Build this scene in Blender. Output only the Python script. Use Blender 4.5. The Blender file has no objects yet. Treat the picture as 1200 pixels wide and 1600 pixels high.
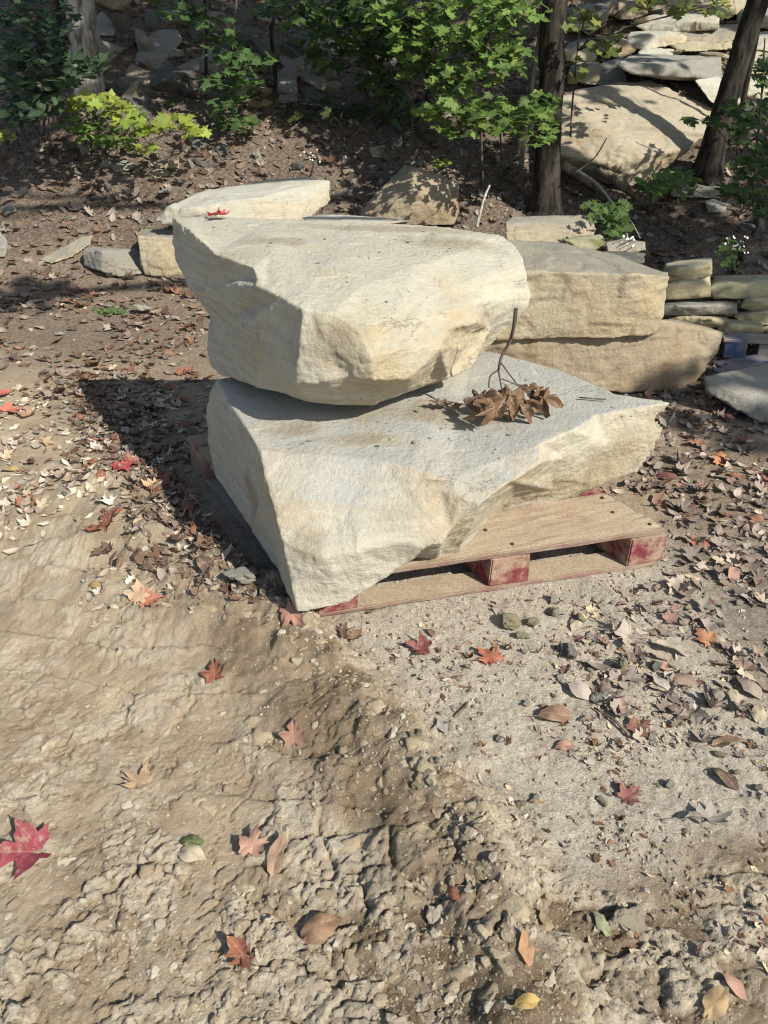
import bpy, bmesh, math, random
import numpy as np
from mathutils import Vector, Matrix, Euler
from mathutils.geometry import delaunay_2d_cdt

random.seed(7); rng = np.random.default_rng(7)
S = bpy.context.scene; COL = S.collection
PI = math.pi

# ------------------------------------------------------------------ camera, world, sun, exposure
CAM_H, CAM_TH, F = 1.55, 32.0, 1155.0
cd = bpy.data.cameras.new('camera'); cam = bpy.data.objects.new('camera', cd); COL.objects.link(cam)
cam.location = (0, 0, CAM_H); cam.rotation_euler = (math.radians(90 - CAM_TH), 0, 0)
cd.sensor_fit = 'VERTICAL'; cd.sensor_height = 36; cd.lens = 36 * F / 1600
cd.clip_start = 0.05; cd.clip_end = 400
cd.dof.use_dof = True; cd.dof.focus_distance = 2.3; cd.dof.aperture_fstop = 11
S.camera = cam
SUN_EL = math.radians(40); SUN_AZ = math.radians(132.5)      # azimuth clockwise from +Y: behind the camera, to the right
sun_dir = Vector((math.sin(SUN_AZ) * math.cos(SUN_EL), math.cos(SUN_AZ) * math.cos(SUN_EL), math.sin(SUN_EL)))
W = bpy.data.worlds.new('World'); S.world = W; W.use_nodes = True
wn = W.node_tree.nodes; wl = W.node_tree.links
sky = wn.new('ShaderNodeTexSky'); sky.sky_type = 'NISHITA'; sky.sun_disc = False
sky.sun_elevation = SUN_EL; sky.sun_rotation = SUN_AZ
wl.new(sky.outputs[0], wn['Background'].inputs[0]); wn['Background'].inputs[1].default_value = 0.125
sd = bpy.data.lights.new('sun', 'SUN'); sd.energy = 5.0; sd.angle = math.radians(0.5); sd.color = (1.0, .97, .90)
so = bpy.data.objects.new('sun', sd); COL.objects.link(so)
so.rotation_euler = sun_dir.to_track_quat('Z', 'Y').to_euler()
S.view_settings.view_transform = 'Standard'; S.view_settings.look = 'None'
S.view_settings.gamma = 1; S.view_settings.use_curve_mapping = False
S.view_settings.exposure = 0.6
S.view_settings.use_white_balance = True; S.view_settings.white_balance_temperature = 6750; S.view_settings.white_balance_tint = 8
S.render.engine = 'CYCLES'; S.cycles.use_denoising = True
S.cycles.filter_width = 1.1; S.cycles.max_bounces = 5; S.cycles.diffuse_bounces = 3; S.cycles.transparent_max_bounces = 4

# ------------------------------------------------------------------ pixel of the photograph -> place
_t = math.radians(CAM_TH)
def P(px, py, Y=None, z=None):
    dx = (px - 600) / F; dy = (800 - py) / F
    d = np.array([dx, math.cos(_t) + dy * math.sin(_t), -math.sin(_t) + dy * math.cos(_t)])
    k = Y / d[1] if Y is not None else (z - CAM_H) / d[2]
    return np.array([0, 0, CAM_H]) + d * k
C0 = np.array([0, 0, CAM_H])

# ------------------------------------------------------------------ numpy noise
def _h(ix, iy, iz, seed):
    h = (ix.astype(np.int64) * 374761393 + iy.astype(np.int64) * 668265263 + iz.astype(np.int64) * 2147483647 + seed * 974634721) & 0xffffffff
    h = ((h ^ (h >> 13)) * 1274126177) & 0xffffffff
    h = ((h ^ (h >> 16)) * 2246822519) & 0xffffffff
    return (h ^ (h >> 15))
_G = rng.normal(size=(256, 3)); _G /= np.linalg.norm(_G, axis=1)[:, None]
def perlin(p, seed=0):
    p = np.asarray(p, float); i = np.floor(p).astype(np.int64); f = p - i
    u = f * f * f * (f * (f * 6 - 15) + 10)
    out = np.zeros(len(p))
    for dx in (0, 1):
        wx = u[:, 0] if dx else 1 - u[:, 0]
        for dy in (0, 1):
            wy = wx * (u[:, 1] if dy else 1 - u[:, 1])
            for dz in (0, 1):
                w = wy * (u[:, 2] if dz else 1 - u[:, 2])
                g = _G[_h(i[:, 0] + dx, i[:, 1] + dy, i[:, 2] + dz, seed) & 255]
                out += w * (g[:, 0] * (f[:, 0] - dx) + g[:, 1] * (f[:, 1] - dy) + g[:, 2] * (f[:, 2] - dz))
    return out * 1.5
def fbm(p, octv=4, seed=0, gain=.5, ridged=False):
    a, s, o = 1., 0., 0.; p = np.asarray(p, float)
    for k in range(octv):
        n = perlin(p, seed + k * 17)
        if ridged: n = 1 - 2 * np.abs(n)
        s = s + a * n; o += a; a *= gain; p = p * 2.03 + 11.7
    return s / o
def worley2(x, y, seed=0, jit=.9):
    ix = np.floor(x).astype(np.int64); iy = np.floor(y).astype(np.int64)
    f1 = np.full(x.shape, 9.); f2 = f1.copy(); cid = np.zeros(x.shape)
    for dx in (-1, 0, 1):
        for dy in (-1, 0, 1):
            h = _h(ix + dx, iy + dy, np.zeros_like(ix), seed)
            px = ix + dx + .5 + jit * ((h & 1023) / 1023. - .5); py = iy + dy + .5 + jit * (((h >> 10) & 1023) / 1023. - .5)
            d = np.hypot(x - px, y - py); c = ((h >> 20) & 1023) / 1023.
            new = d < f1
            f2 = np.where(new, f1, np.minimum(f2, d)); cid = np.where(new, c, cid); f1 = np.where(new, d, f1)
    return f1, f2, cid
def worley3(p, seed=0, jit=.95):
    i = np.floor(p).astype(np.int64); n = len(p)
    f1 = np.full(n, 9.); f2 = f1.copy(); cid = np.zeros(n); v1 = np.zeros((n, 3))
    for dx in (-1, 0, 1):
        for dy in (-1, 0, 1):
            for dz in (-1, 0, 1):
                h = _h(i[:, 0] + dx, i[:, 1] + dy, i[:, 2] + dz, seed)
                q = np.stack([i[:, 0] + dx + .5 + jit * ((h & 1023) / 1023. - .5), i[:, 1] + dy + .5 + jit * (((h >> 10) & 1023) / 1023. - .5),
                              i[:, 2] + dz + .5 + jit * (((h >> 20) & 1023) / 1023. - .5)], 1)
                r = p - q; d = np.sqrt((r * r).sum(1)); new = d < f1
                f2 = np.where(new, f1, np.minimum(f2, d)); cid = np.where(new, ((h >> 5) & 1023) / 1023., cid)
                v1 = np.where(new[:, None], r, v1); f1 = np.where(new, d, f1)
    return f1, f2, cid, v1
def sm(a, b, x):
    t = np.clip((x - a) / (b - a), 0, 1); return t * t * (3 - 2 * t)

# ------------------------------------------------------------------ object helpers
def link(name, me, mat=None, parent=None, smooth=True):
    o = bpy.data.objects.new(name, me); COL.objects.link(o)
    if mat is not None and not me.materials: me.materials.append(mat)
    if parent is not None: o.parent = parent
    return o
def mesh(name, V, Fc, mat=None, parent=None, smooth=True, obj=True, loc=None):
    V = np.asarray(V, float)
    if loc is not None: V = V - np.asarray(loc)
    me = bpy.data.meshes.new(name)
    if isinstance(Fc, np.ndarray):
        k = Fc.shape[1]; nf = len(Fc)
        me.vertices.add(len(V)); me.vertices.foreach_set('co', V.astype(np.float32).ravel())
        me.loops.add(nf * k); me.loops.foreach_set('vertex_index', Fc.astype(np.int32).ravel())
        me.polygons.add(nf); me.polygons.foreach_set('loop_start', np.arange(0, nf * k, k, dtype=np.int32))
        me.update(calc_edges=True); me.validate()
    else:
        me.from_pydata([tuple(v) for v in V], [], Fc)
    me.polygons.foreach_set('use_smooth', np.full(len(me.polygons), bool(smooth)))
    me.update()
    if mat is not None: me.materials.append(mat)
    if not obj: return me
    o = link(name, me, None, parent)
    if loc is not None: o.location = tuple(loc)
    return o
def tag(o, label=None, cat=None, group=None, kind=None):
    if label: o['label'] = label
    if cat: o['category'] = cat
    if group: o['group'] = group
    if kind: o['kind'] = kind
    return o
def empty(name, loc, label, cat, group=None):
    o = bpy.data.objects.new(name, None); COL.objects.link(o); o.location = tuple(loc); o.empty_display_size = .05
    bpy.context.view_layer.update()
    return tag(o, label, cat, group)
def child(o, par):      # keep world coordinates of the mesh
    o.parent = par; o.matrix_parent_inverse = Matrix.Translation(par.location).inverted(); return o
def vcol(me, rgb, name='col'):
    a = me.attributes.new(name, 'FLOAT_COLOR', 'POINT'); c = np.ones((len(me.vertices), 4), np.float32); c[:, :3] = rgb
    a.data.foreach_set('color', c.ravel())
def vfloat(me, v, name):
    a = me.attributes.new(name, 'FLOAT', 'POINT'); a.data.foreach_set('value', np.asarray(v, np.float32))

# ------------------------------------------------------------------ materials
class N:
    def __init__(s, name, rough=.9, spec=.2):
        s.m = bpy.data.materials.new(name); s.m.use_nodes = True; s.t = s.m.node_tree
        s.b = s.t.nodes['Principled BSDF']; s.b.inputs['Roughness'].default_value = rough
        s.b.inputs['Specular IOR Level'].default_value = spec
    def n(s, typ, **kw):
        nd = s.t.nodes.new(typ)
        for k, v in kw.items(): setattr(nd, k, v)
        return nd
    def set(s, sock, v):
        if hasattr(v, 'is_linked') or isinstance(v, bpy.types.NodeSocket): s.t.links.new(v, sock)
        elif isinstance(v, tuple) and len(v) == 3 and sock.type == 'RGBA': sock.default_value = (*v, 1)
        else: sock.default_value = v
    def coord(s, kind='Object', scale=(1, 1, 1), rot=(0, 0, 0)):
        tc = s.n('ShaderNodeTexCoord'); mp = s.n('ShaderNodeMapping'); mp.inputs['Scale'].default_value = scale; mp.inputs['Rotation'].default_value = rot
        s.t.links.new(tc.outputs[kind], mp.inputs[0]); return mp.outputs[0]
    def noise(s, vec, scale, detail=4, rough=.55, dist=0.):
        nd = s.n('ShaderNodeTexNoise'); s.t.links.new(vec, nd.inputs['Vector'])
        nd.inputs['Scale'].default_value = scale; nd.inputs['Detail'].default_value = detail; nd.inputs['Roughness'].default_value = rough; nd.inputs['Distortion'].default_value = dist
        return nd.outputs['Fac']
    def vor(s, vec, scale, feat='F1', out='Distance'):
        nd = s.n('ShaderNodeTexVoronoi', feature=feat); s.t.links.new(vec, nd.inputs['Vector']); nd.inputs['Scale'].default_value = scale
        return nd.outputs[out]
    def ramp(s, fac, a, b, lo=0., hi=1.):
        nd = s.n('ShaderNodeMapRange'); nd.interpolation_type = 'SMOOTHSTEP'; s.t.links.new(fac, nd.inputs[0])
        for i, v in enumerate((a, b, lo, hi)): nd.inputs[1 + i].default_value = v
        return nd.outputs[0]
    def math(s, op, a, b=0.):
        nd = s.n('ShaderNodeMath', operation=op); s.set(nd.inputs[0], a); s.set(nd.inputs[1], b); return nd.outputs[0]
    def mix(s, fac, a, b, typ='MIX'):
        nd = s.n('ShaderNodeMix', data_type='RGBA', blend_type=typ); s.set(nd.inputs[0], fac); s.set(nd.inputs[6], a); s.set(nd.inputs[7], b); return nd.outputs[2]
    def attr(s, name, out='Fac', typ='GEOMETRY'):
        nd = s.n('ShaderNodeAttribute', attribute_name=name, attribute_type=typ); return nd.outputs[out]
    def nz(s):
        g = s.n('ShaderNodeNewGeometry'); x = s.n('ShaderNodeSeparateXYZ'); s.t.links.new(g.outputs['Normal'], x.inputs[0]); return x.outputs[2]
    def bump(s, h, strength=.5, dist=.01, prev=None):
        nd = s.n('ShaderNodeBump'); nd.inputs['Strength'].default_value = strength; nd.inputs['Distance'].default_value = dist
        s.t.links.new(h, nd.inputs['Height'])
        if prev is not None: s.t.links.new(prev, nd.inputs['Normal'])
        return nd.outputs[0]
    def done(s, col, normal=None, rough=None):
        s.set(s.b.inputs['Base Color'], col)
        if normal is not None: s.t.links.new(normal, s.b.inputs['Normal'])
        if rough is not None: s.set(s.b.inputs['Roughness'], rough)
        return s.m

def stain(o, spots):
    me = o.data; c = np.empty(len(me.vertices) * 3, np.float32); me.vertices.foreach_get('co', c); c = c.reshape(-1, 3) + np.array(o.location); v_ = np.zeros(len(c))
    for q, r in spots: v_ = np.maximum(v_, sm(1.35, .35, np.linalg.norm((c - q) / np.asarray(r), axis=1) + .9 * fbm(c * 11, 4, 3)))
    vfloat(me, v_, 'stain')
def stone_mat(name, face, top, ochre, och=.35, topamt=.8, dark=.25, moss=0., bumpk=1., sc=1.):
    k = N(name, .92, .15); v = k.coord('Object', (sc, sc, sc)); vs = k.coord('Object', (1.6 * sc, 1.6 * sc, 16 * sc), (.06, .04, 0))
    big = k.noise(v, 2.3, 5, .6); med = k.noise(v, 9, 6, .65); fine = k.noise(v, 70, 6, .7); grain = k.noise(v, 420, 3, .7)
    strat = k.noise(vs, 3.2, 5, .6, .6)
    c = k.mix(k.ramp(strat, .35, .68), face, tuple(x * .82 for x in face))
    c = k.mix(k.math('MULTIPLY', k.ramp(big, .48, .68), och), c, ochre)
    up = k.math('MULTIPLY', k.ramp(k.math('ADD', k.nz(), k.math('MULTIPLY', k.math('SUBTRACT', med, .5), .45)), .72, .95), topamt)
    tc = k.mix(k.ramp(k.noise(v, 3.6, 6, .7, .5), .4, .62), top, tuple(.5 * (a + b) * 1.05 for a, b in zip(top, face)))
    tc = k.mix(k.math('MULTIPLY', k.ramp(k.noise(v, 5.1, 5, .6), .52, .72), och * .7), tc, ochre)
    c = k.mix(up, c, tc)
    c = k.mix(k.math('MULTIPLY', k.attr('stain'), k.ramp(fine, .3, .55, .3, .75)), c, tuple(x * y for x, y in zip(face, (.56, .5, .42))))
    c = k.mix(k.math('MULTIPLY', k.ramp(fine, .5, .72), dark), c, tuple(x * .45 for x in face))
    c = k.mix(k.math('MULTIPLY', k.ramp(k.noise(v, 24, 5, .75, .6), .52, .68), .35), c, tuple(x * .72 for x in face))
    c = k.mix(k.math('MULTIPLY', k.ramp(grain, .55, .75), .35), c, tuple(min(x * 1.25, .8) for x in face))
    if moss: c = k.mix(k.math('MULTIPLY', k.ramp(k.noise(v, 4, 6, .7), .45, .6), moss), c, (.10, .12, .03))
    vc = k.coord('Object', (1.2 * sc, 1.2 * sc, 4.5 * sc), (.25, .1, .3))
    crk = k.math('MULTIPLY', k.ramp(k.math('ABSOLUTE', k.math('SUBTRACT', k.noise(vc, 3.1, 6, .62, .9), .5)), .0075, .002), k.ramp(k.noise(v, 2.7, 3, .6), .56, .66))
    c = k.mix(k.math('MULTIPLY', crk, .12), c, (.16, .13, .09))
    pit = k.math('MULTIPLY', k.ramp(k.vor(v, 34), .17, .08), k.ramp(k.noise(v, 6, 3, .6), .55, .66)); c = k.mix(k.math('MULTIPLY', pit, .5), c, tuple(x * .4 for x in face))
    hb = k.math('ADD', k.math('MULTIPLY', k.math('MAXIMUM', k.math('MULTIPLY', crk, .35), pit), -.5), k.math('MULTIPLY', med, .6)); hb = k.math('ADD', hb, k.math('ADD', k.math('MULTIPLY', fine, .5), k.math('MULTIPLY', grain, .12)))
    nb = k.bump(hb, .95 * bumpk, .018)
    nb = k.bump(k.noise(vs, 9, 6, .65, 1.2), .25 * bumpk, .008, nb)
    return k.done(c, nb)
M = {}
CREAM = (.50, .445, .33); GREY = (.36, .36, .335); OCHRE = (.36, .255, .12)
M['hero_low'] = stone_mat('pale sandstone', (.43, .392, .315), (.325, .325, .31), (.35, .265, .15), .6, .85, .22)
M['hero_up'] = stone_mat('cream sandstone', (.43, .396, .318), (.38, .365, .305), (.37, .28, .15), .7, .8, .2)
M['tan'] = stone_mat('tan sandstone', (.34, .29, .205), (.20, .195, .175), OCHRE, .4, .85, .3)
M['tan2'] = stone_mat('ochre sandstone', (.285, .235, .165), (.30, .26, .195), (.22, .14, .07), .6, .6, .35)
M['tan2b'] = stone_mat('broad ochre sandstone', (.36, .305, .22), (.37, .335, .265), (.30, .2, .1), .6, .6, .35)
M['tanw'] = stone_mat('stacked tan sandstone', (.40, .345, .22), (.36, .33, .25), OCHRE, .4, .8, .25)
M['mossw'] = stone_mat('stacked mossy sandstone', (.40, .36, .23), (.36, .35, .26), OCHRE, .3, .6, .25, .1)
M['grey'] = stone_mat('grey sandstone', (.245, .23, .20), (.28, .27, .245), (.22, .17, .11), .3, .7, .3)
M['pale'] = stone_mat('white sandstone', (.40, .37, .295), (.44, .43, .39), OCHRE, .35, .8, .15)
M['dark'] = stone_mat('shade darkened stone', (.12, .115, .10), (.135, .135, .12), (.11, .085, .05), .4, .7, .35)  # stone colour with shade put into it, mostly for the dim hillside
M['moss'] = stone_mat('mossy sandstone', (.34, .30, .2), (.28, .28, .2), OCHRE, .3, .6, .25, .75)

# ground: masks 'wet', 'dust', 'soil', 'pale' ride on the mesh as attributes
def ground_mat():
    k = N('packed clay mud', .95, .12); v = k.coord('Object')
    n1 = k.noise(v, 7, 6, .65); n2 = k.noise(v, 42, 6, .7); n3 = k.noise(v, 190, 5, .7); n4 = k.noise(v, 600, 3, .7)
    c = k.mix(k.ramp(n1, .35, .65), (.34, .262, .175), (.44, .355, .25))
    c = k.mix(k.math('MULTIPLY', k.ramp(n2, .52, .68), .45), c, (.5, .42, .31))
    grime = k.mix(k.ramp(n3, .42, .6), (.40, .35, .285), (.56, .505, .42)); grime = k.mix(k.math('MULTIPLY', k.ramp(k.noise(v, 11, 6, .75, .8), .5, .64), .6), grime, k.mix(k.ramp(n3, .4, .6), (.17, .135, .125), (.31, .265, .235)))
    c = k.mix(k.math('MULTIPLY', k.attr('dust'), k.ramp(n2, .3, .6, .5, 1)), c, grime)
    
    c = k.mix(k.math('MULTIPLY', k.attr('wet_shade'), k.ramp(n1, .25, .6, .55, 1)), c, (.175, .125, .078))
    c = k.mix(k.math('MULTIPLY', k.attr('pale'), k.ramp(n2, .3, .55, .35, .95)), c, k.mix(k.ramp(n3, .4, .6), (.45, .38, .285), (.56, .495, .395)))
    c = k.mix(k.attr('soil_shade'), c, k.mix(k.ramp(n2, .4, .62), (.085, .062, .048), (.20, .16, .125)))
    c = k.mix(k.math('MULTIPLY', k.math('MULTIPLY', k.ramp(k.noise(v, 120, 4, .75), .56, .64), k.ramp(n2, .4, .6)), k.math('SUBTRACT', .55, k.math('MULTIPLY', k.attr('soil_shade'), .4))), c, (.52, .47, .37))
    c = k.mix(k.math('MULTIPLY', k.ramp(n4, .55, .68), .5), c, (.15, .11, .075))
    h = k.math('ADD', k.math('MULTIPLY', n2, .7), k.math('ADD', k.math('MULTIPLY', n3, .45), k.math('MULTIPLY', n4, .15)))
    return k.done(c, k.bump(k.noise(v, 330, 4, .8), .5, .004, k.bump(h, 1., .016)), k.ramp(k.attr('wet_shade'), 0, 1, .95, .62))
M['ground'] = ground_mat()
def clod_mat():
    k = N('dry clay clods', .95, .1); v = k.coord('Object'); n = k.noise(v, 160, 5, .7)
    c = k.mix(k.ramp(n, .35, .65), k.attr('col', 'Color'), k.mix(.3, k.attr('col', 'Color'), (.5, .43, .32)))
    return k.done(c, k.bump(k.math('ADD', n, k.noise(v, 480, 3, .7)), .9, .007))
M['clod'] = clod_mat()
def leaf_mat(name, src, trans=.25, rough=.6):
    k = N(name, rough, .3); v = k.coord('Object'); n = k.noise(v, 55, 4, .65)
    col = k.attr('col', 'Color') if src == 'col' else k.n('ShaderNodeObjectInfo').outputs['Color']
    c = k.mix(k.math('MULTIPLY', k.ramp(n, .45, .7), .5), col, k.mix(.6, col, (.10, .06, .035))); c = k.mix(k.math('MULTIPLY', k.ramp(k.noise(v, 3.2, 5, .75), .5, .64), .55 if rough > .55 else .15), c, k.mix(.6, col, (.14, .085, .045)))
    if src == 'obj' and rough > .55: c = k.mix(k.math('MULTIPLY', k.ramp(k.noise(v, 6.5, 5, .75), .5, .66), .5), c, (.36, .29, .21))
    if src == 'obj':
        xy = k.n('ShaderNodeSeparateXYZ'); k.t.links.new(v, xy.inputs[0]); ax = k.math('ABSOLUTE', xy.outputs[0])
        lat = k.math('ABSOLUTE', k.math('SUBTRACT', k.math('FRACT', k.math('MULTIPLY', k.math('SUBTRACT', xy.outputs[1], k.math('MULTIPLY', ax, .85)), 6.)), .5))
        vein = k.math('MAXIMUM', k.ramp(ax, .022, .008), k.math('MULTIPLY', k.ramp(lat, .09, .02), .7))
        c = k.mix(k.math('MULTIPLY', vein, .22), c, k.mix(.6, col, (.55, .45, .3)))
    k.done(c, k.bump(n, .3, .004))
    tr = k.n('ShaderNodeBsdfTranslucent'); k.set(tr.inputs[0], c); mx = k.n('ShaderNodeMixShader'); mx.inputs[0].default_value = trans
    k.t.links.new(k.b.outputs[0], mx.inputs[1]); k.t.links.new(tr.outputs[0], mx.inputs[2])
    k.t.links.new(mx.outputs[0], k.t.nodes['Material Output'].inputs[0]); return k.m
M['leaf'] = leaf_mat('fallen leaf', 'obj', .12, .75); M['litter'] = leaf_mat('leaf litter', 'col', .1, .8)
M['green'] = leaf_mat('living leaf', 'obj', .42, .5); M['greens'] = leaf_mat('foliage', 'col', .35, .45)
def bark_mat(name, a, b, sc=1.):
    k = N(name, .95, .1); v = k.coord('Object', (sc, sc, .18 * sc)); v1 = k.coord('Object')
    n = k.noise(v, 22, 6, .65, .4); p = k.noise(v1, 3.5, 5, .7)
    c = k.mix(k.ramp(n, .38, .62), a, b); c = k.mix(k.math('MULTIPLY', k.ramp(p, .5, .65), .5), c, tuple(min(1, x * 1.7) for x in b))
    return k.done(c, k.bump(n, .9, .02))
M['bark_dark'] = bark_mat('dark furrowed bark', (.012, .010, .009), (.045, .038, .031))
M['bark_grey'] = bark_mat('grey plated bark', (.09, .08, .068), (.30, .28, .25))
M['twig'] = bark_mat('twig bark', (.05, .04, .032), (.13, .105, .085), 4)
M['twig_pale'] = bark_mat('weathered branch', (.22, .2, .17), (.45, .43, .38), 3)
M['log'] = bark_mat('rotting log', (.07, .05, .035), (.21, .165, .12), 1.5)
def wood_mat(name, base, paint, amt, dust):
    k = N(name, .85, .2); v = k.coord('Generated', (2, 24, 12)); v1 = k.coord('Object')
    g = k.noise(v, 3, 6, .65, 1.5); n = k.noise(v1, 14, 6, .7); f = k.noise(v1, 120, 5, .7)
    c = k.mix(k.ramp(g, .35, .65), base, tuple(x * .6 for x in base))
    c = k.mix(k.math('MULTIPLY', k.ramp(n, .62, .38), amt), c, k.mix(k.ramp(g, .4, .65), paint, tuple(x * .62 for x in paint)))
    up = k.math('MULTIPLY', k.ramp(k.nz(), .5, .95), k.ramp(n, .25, .5, dust * .82, dust))
    up = k.math('MULTIPLY', up, k.ramp(k.noise(v1, 5, 5, .7), .36, .5, .55, 1.)); c = k.mix(up, c, k.mix(k.ramp(f, .4, .65), (.27, .21, .145), (.37, .30, .215)))
    return k.done(c, k.bump(k.math('ADD', g, k.math('MULTIPLY', f, .5)), .4, .006))
M['wood_red'] = wood_mat('faded red pallet wood', (.36, .25, .18), (.17, .028, .038), 1., .95)
M['wood_pink'] = wood_mat('pink worn pallet wood', (.30, .235, .175), (.24, .075, .075), .6, .97)
M['wood_grey'] = wood_mat('grey weathered wood', (.27, .25, .235), (.2, .15, .14), .4, .5)
M['wood_blue'] = wood_mat('blue painted wood', (.2, .2, .2), (.045, .09, .21), .95, .35)

# ------------------------------------------------------------------ the ground sheet
def axis(core0, core1, step, lo, hi, g=1.055, cap=.45):
    a = list(np.arange(core0, core1, step)); s = step; x = a[-1]
    while x < hi: s = min(s * g, cap); x += s; a.append(x)
    s = step; x = a[0]; b = []
    while x > lo: s = min(s * max(g, 1.05), cap); x -= s; b.append(x)
    return np.array(b[::-1] + a)
GX = axis(-1.3, 1.12, .0057, -45, 45, 1.06); GY = axis(.57, 1.5, .0053, -12, 70, 1.024, .6)
crest = np.array([P(a, b, z=.0)[:2] for a, b in ((300, 870), (345, 905), (400, 930), (450, 962), (520, 1030), (590, 1100), (680, 1212), (750, 1290), (800, 1370), (850, 1500), (880, 1640))])
crest = np.vstack([[crest[0] + (crest[0] - crest[1]) * 3], crest])
def crest_dist(x, y):
    best = np.full(x.shape, 1e9); sgn = np.ones(x.shape); arc = np.zeros(x.shape); acc = 0
    for a, b in zip(crest[:-1], crest[1:]):
        d = b - a; L = np.hypot(*d); t = np.clip(((x - a[0]) * d[0] + (y - a[1]) * d[1]) / L**2, 0, 1)
        qx = x - a[0] - t * d[0]; qy = y - a[1] - t * d[1]; r = np.hypot(qx, qy); n = r < best
        best = np.where(n, r, best); sgn = np.where(n, np.sign(d[0] * qy - d[1] * qx), sgn); arc = np.where(n, acc + t * L, arc); acc += L
    return best * sgn, arc       # positive: right of the line as seen from the camera (the dusty side)
def bank(x, y):
    yb = 5.75 + .35 * np.sin(x * .55 + .6) - .35 * sm(1.2, 3.5, x)
    s = y - yb; up = .46 * (np.sqrt(s * s + .25) + s) * .5
    return np.minimum(up, 9 + .1 * up)
def ground_z(x, y):
    sh = x.shape; x = x.ravel(); y = y.ravel(); p = np.stack([x, y, np.zeros_like(x)], 1)
    z = bank(x, y); near = 1 - sm(2.6, 4.5, y); hill = sm(5.6, 7, y)
    z += .018 * fbm(p * 1.3, 3, 3) + hill * (.09 * fbm(p * 1.1, 4, 5) + .035 * fbm(p * 4, 3, 6)) + (.008 + .012 * hill) * fbm(p * 7, 3, 7)
    w = p.copy(); w[:, 0] += .10 * fbm(p * 5, 3, 11); w[:, 1] += .10 * fbm(p * 5 + 40, 3, 12)
    d, arc = crest_dist(w[:, 0], w[:, 1])
    fade = near * sm(.2, .6, y)
    lump = .6 + .8 * fbm(p * 6, 3, 13)
    dn = np.clip(-d, 0, 3); dp = np.clip(d, 0, 3)
    prof = np.where(d > 0, .088 * np.exp(-(dp / .042) ** 1.5) + .006, .062 + .02 * sm(0, .05, dn))
    prof = np.where(d > 0, prof, (.094 + .014 * sm(0, .06, dn)) * np.exp(-(np.maximum(dn - .05, 0) / .24) ** 1.4) - .012 * sm(.1, .4, dn))
    berm = np.exp(-((d + .14) / .15) ** 2) * near; z += berm * (.020 * fbm(w * 9, 3, 14) + .012 * np.abs(fbm(w * 16, 3, 15)) + .010 * fbm(p * 24, 3, 16))
    z += prof * fade * (.35 + .65 * lump) * (1 + .5 * np.exp(-((y - 1.95) / .3) ** 2))
    left = sm(.05, -.22, d) * near; right = sm(-.03, .1, d) * near
    # tread bars left by a tracked machine, broken up
    bar = (y + .17 * x + .05 * fbm(p * 3, 3, 21) + .018 * fbm(p * 11, 3, 22)) / .155
    fr = bar - np.floor(bar); step = np.where(fr < .92, fr / .92, (1 - fr) / .08)
    z += left * .027 * step * sm(.9, 1.15, y + .3 * x) * sm(-.35, .15, fbm(p * 2.6, 2, 23)) * sm(-.12, -.35, d)
    # crumbled clods and cracks
    wx = p[:, 0] + .03 * fbm(p * 14, 3, 31); wy = p[:, 1] + .03 * fbm(p * 14 + 9, 3, 32)
    low = np.maximum(left, near * sm(.98, .82, y - .12 * x + .08 * fbm(p * 4, 3, 34)))
    rough = np.clip(low * (.6 + .75 * sm(1.25, .85, y)) + .9 * np.exp(-(d / .08) ** 2) * near, 0, 1.2) * sm(-.16, .14, fbm(p * 3.6, 4, 33) + .10 * sm(1.3, .8, y))
    right = right * (1 - .7 * sm(.98, .82, y - .12 * x))
    smooth_rut = np.exp(-((d + .2) / .16) ** 2) * sm(.95, 1.25, y) * sm(2.0, 1.7, y)
    rough *= 1 - .45 * smooth_rut
    chunk = 0 * x
    for sc, am, sd in ((9, .021, 40), (21, .013, 41), (47, .007, 42)):
        f1, f2, c = worley2(wx * sc * .8 + (.3 * wy * sc if sc == 9 else 0), wy * sc * 1.15, sd)
        e = sm(.0, .11, f2 - f1)
        z += rough * am * ((c - .4) * e * sm(.25, .6, c + .25) - .30 * (1 - e))
        if sc != 47: chunk = np.maximum(chunk, e * sm(.4, .62, c) * np.clip(rough * 1.3, 0, 1))
    bl = fbm(p * 17, 5, 48, .62); z += rough * (.016 * np.abs(bl) + .006 * np.abs(fbm(p * 48, 3, 49, .65)))
    for sc, w_, sd in ((5.5, .012, 51), (12, .02, 52)):
        cr = np.abs(fbm(p * sc + 3, 4, sd)); z -= np.maximum(left, .6 * near * sm(.95, .8, y)) * .010 * np.exp(-(cr / w_) ** 2) * sm(-.1, .2, fbm(p * 3 + 8, 2, sd + 5))
    # grit on the dusty side, wrinkles in the mud
    z += right * (.007 * fbm(p * 22, 4, 61, .65) + .003 * fbm(p * 70, 2, 62))
    z += left * .0045 * fbm(p * 24, 4, 67, .6, True) * sm(-.3, .2, fbm(p * 5, 2, 68))
    z += near * (.0030 * fbm(p * 30, 3, 63, .6) + .0014 * fbm(p * 85, 2, 64)) + .5 * (left + smooth_rut) * .007 * fbm(p * 9, 4, 65, .55, True)
    z += sm(2.6, 4, y) * .004 * fbm(p * 18, 3, 66)
    return z.reshape(sh), d.reshape(sh), rough.reshape(sh), chunk.reshape(sh)
XX, YY = np.meshgrid(GX, GY)
ZZ, DD, RR, CHUNK = ground_z(XX, YY)
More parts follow.
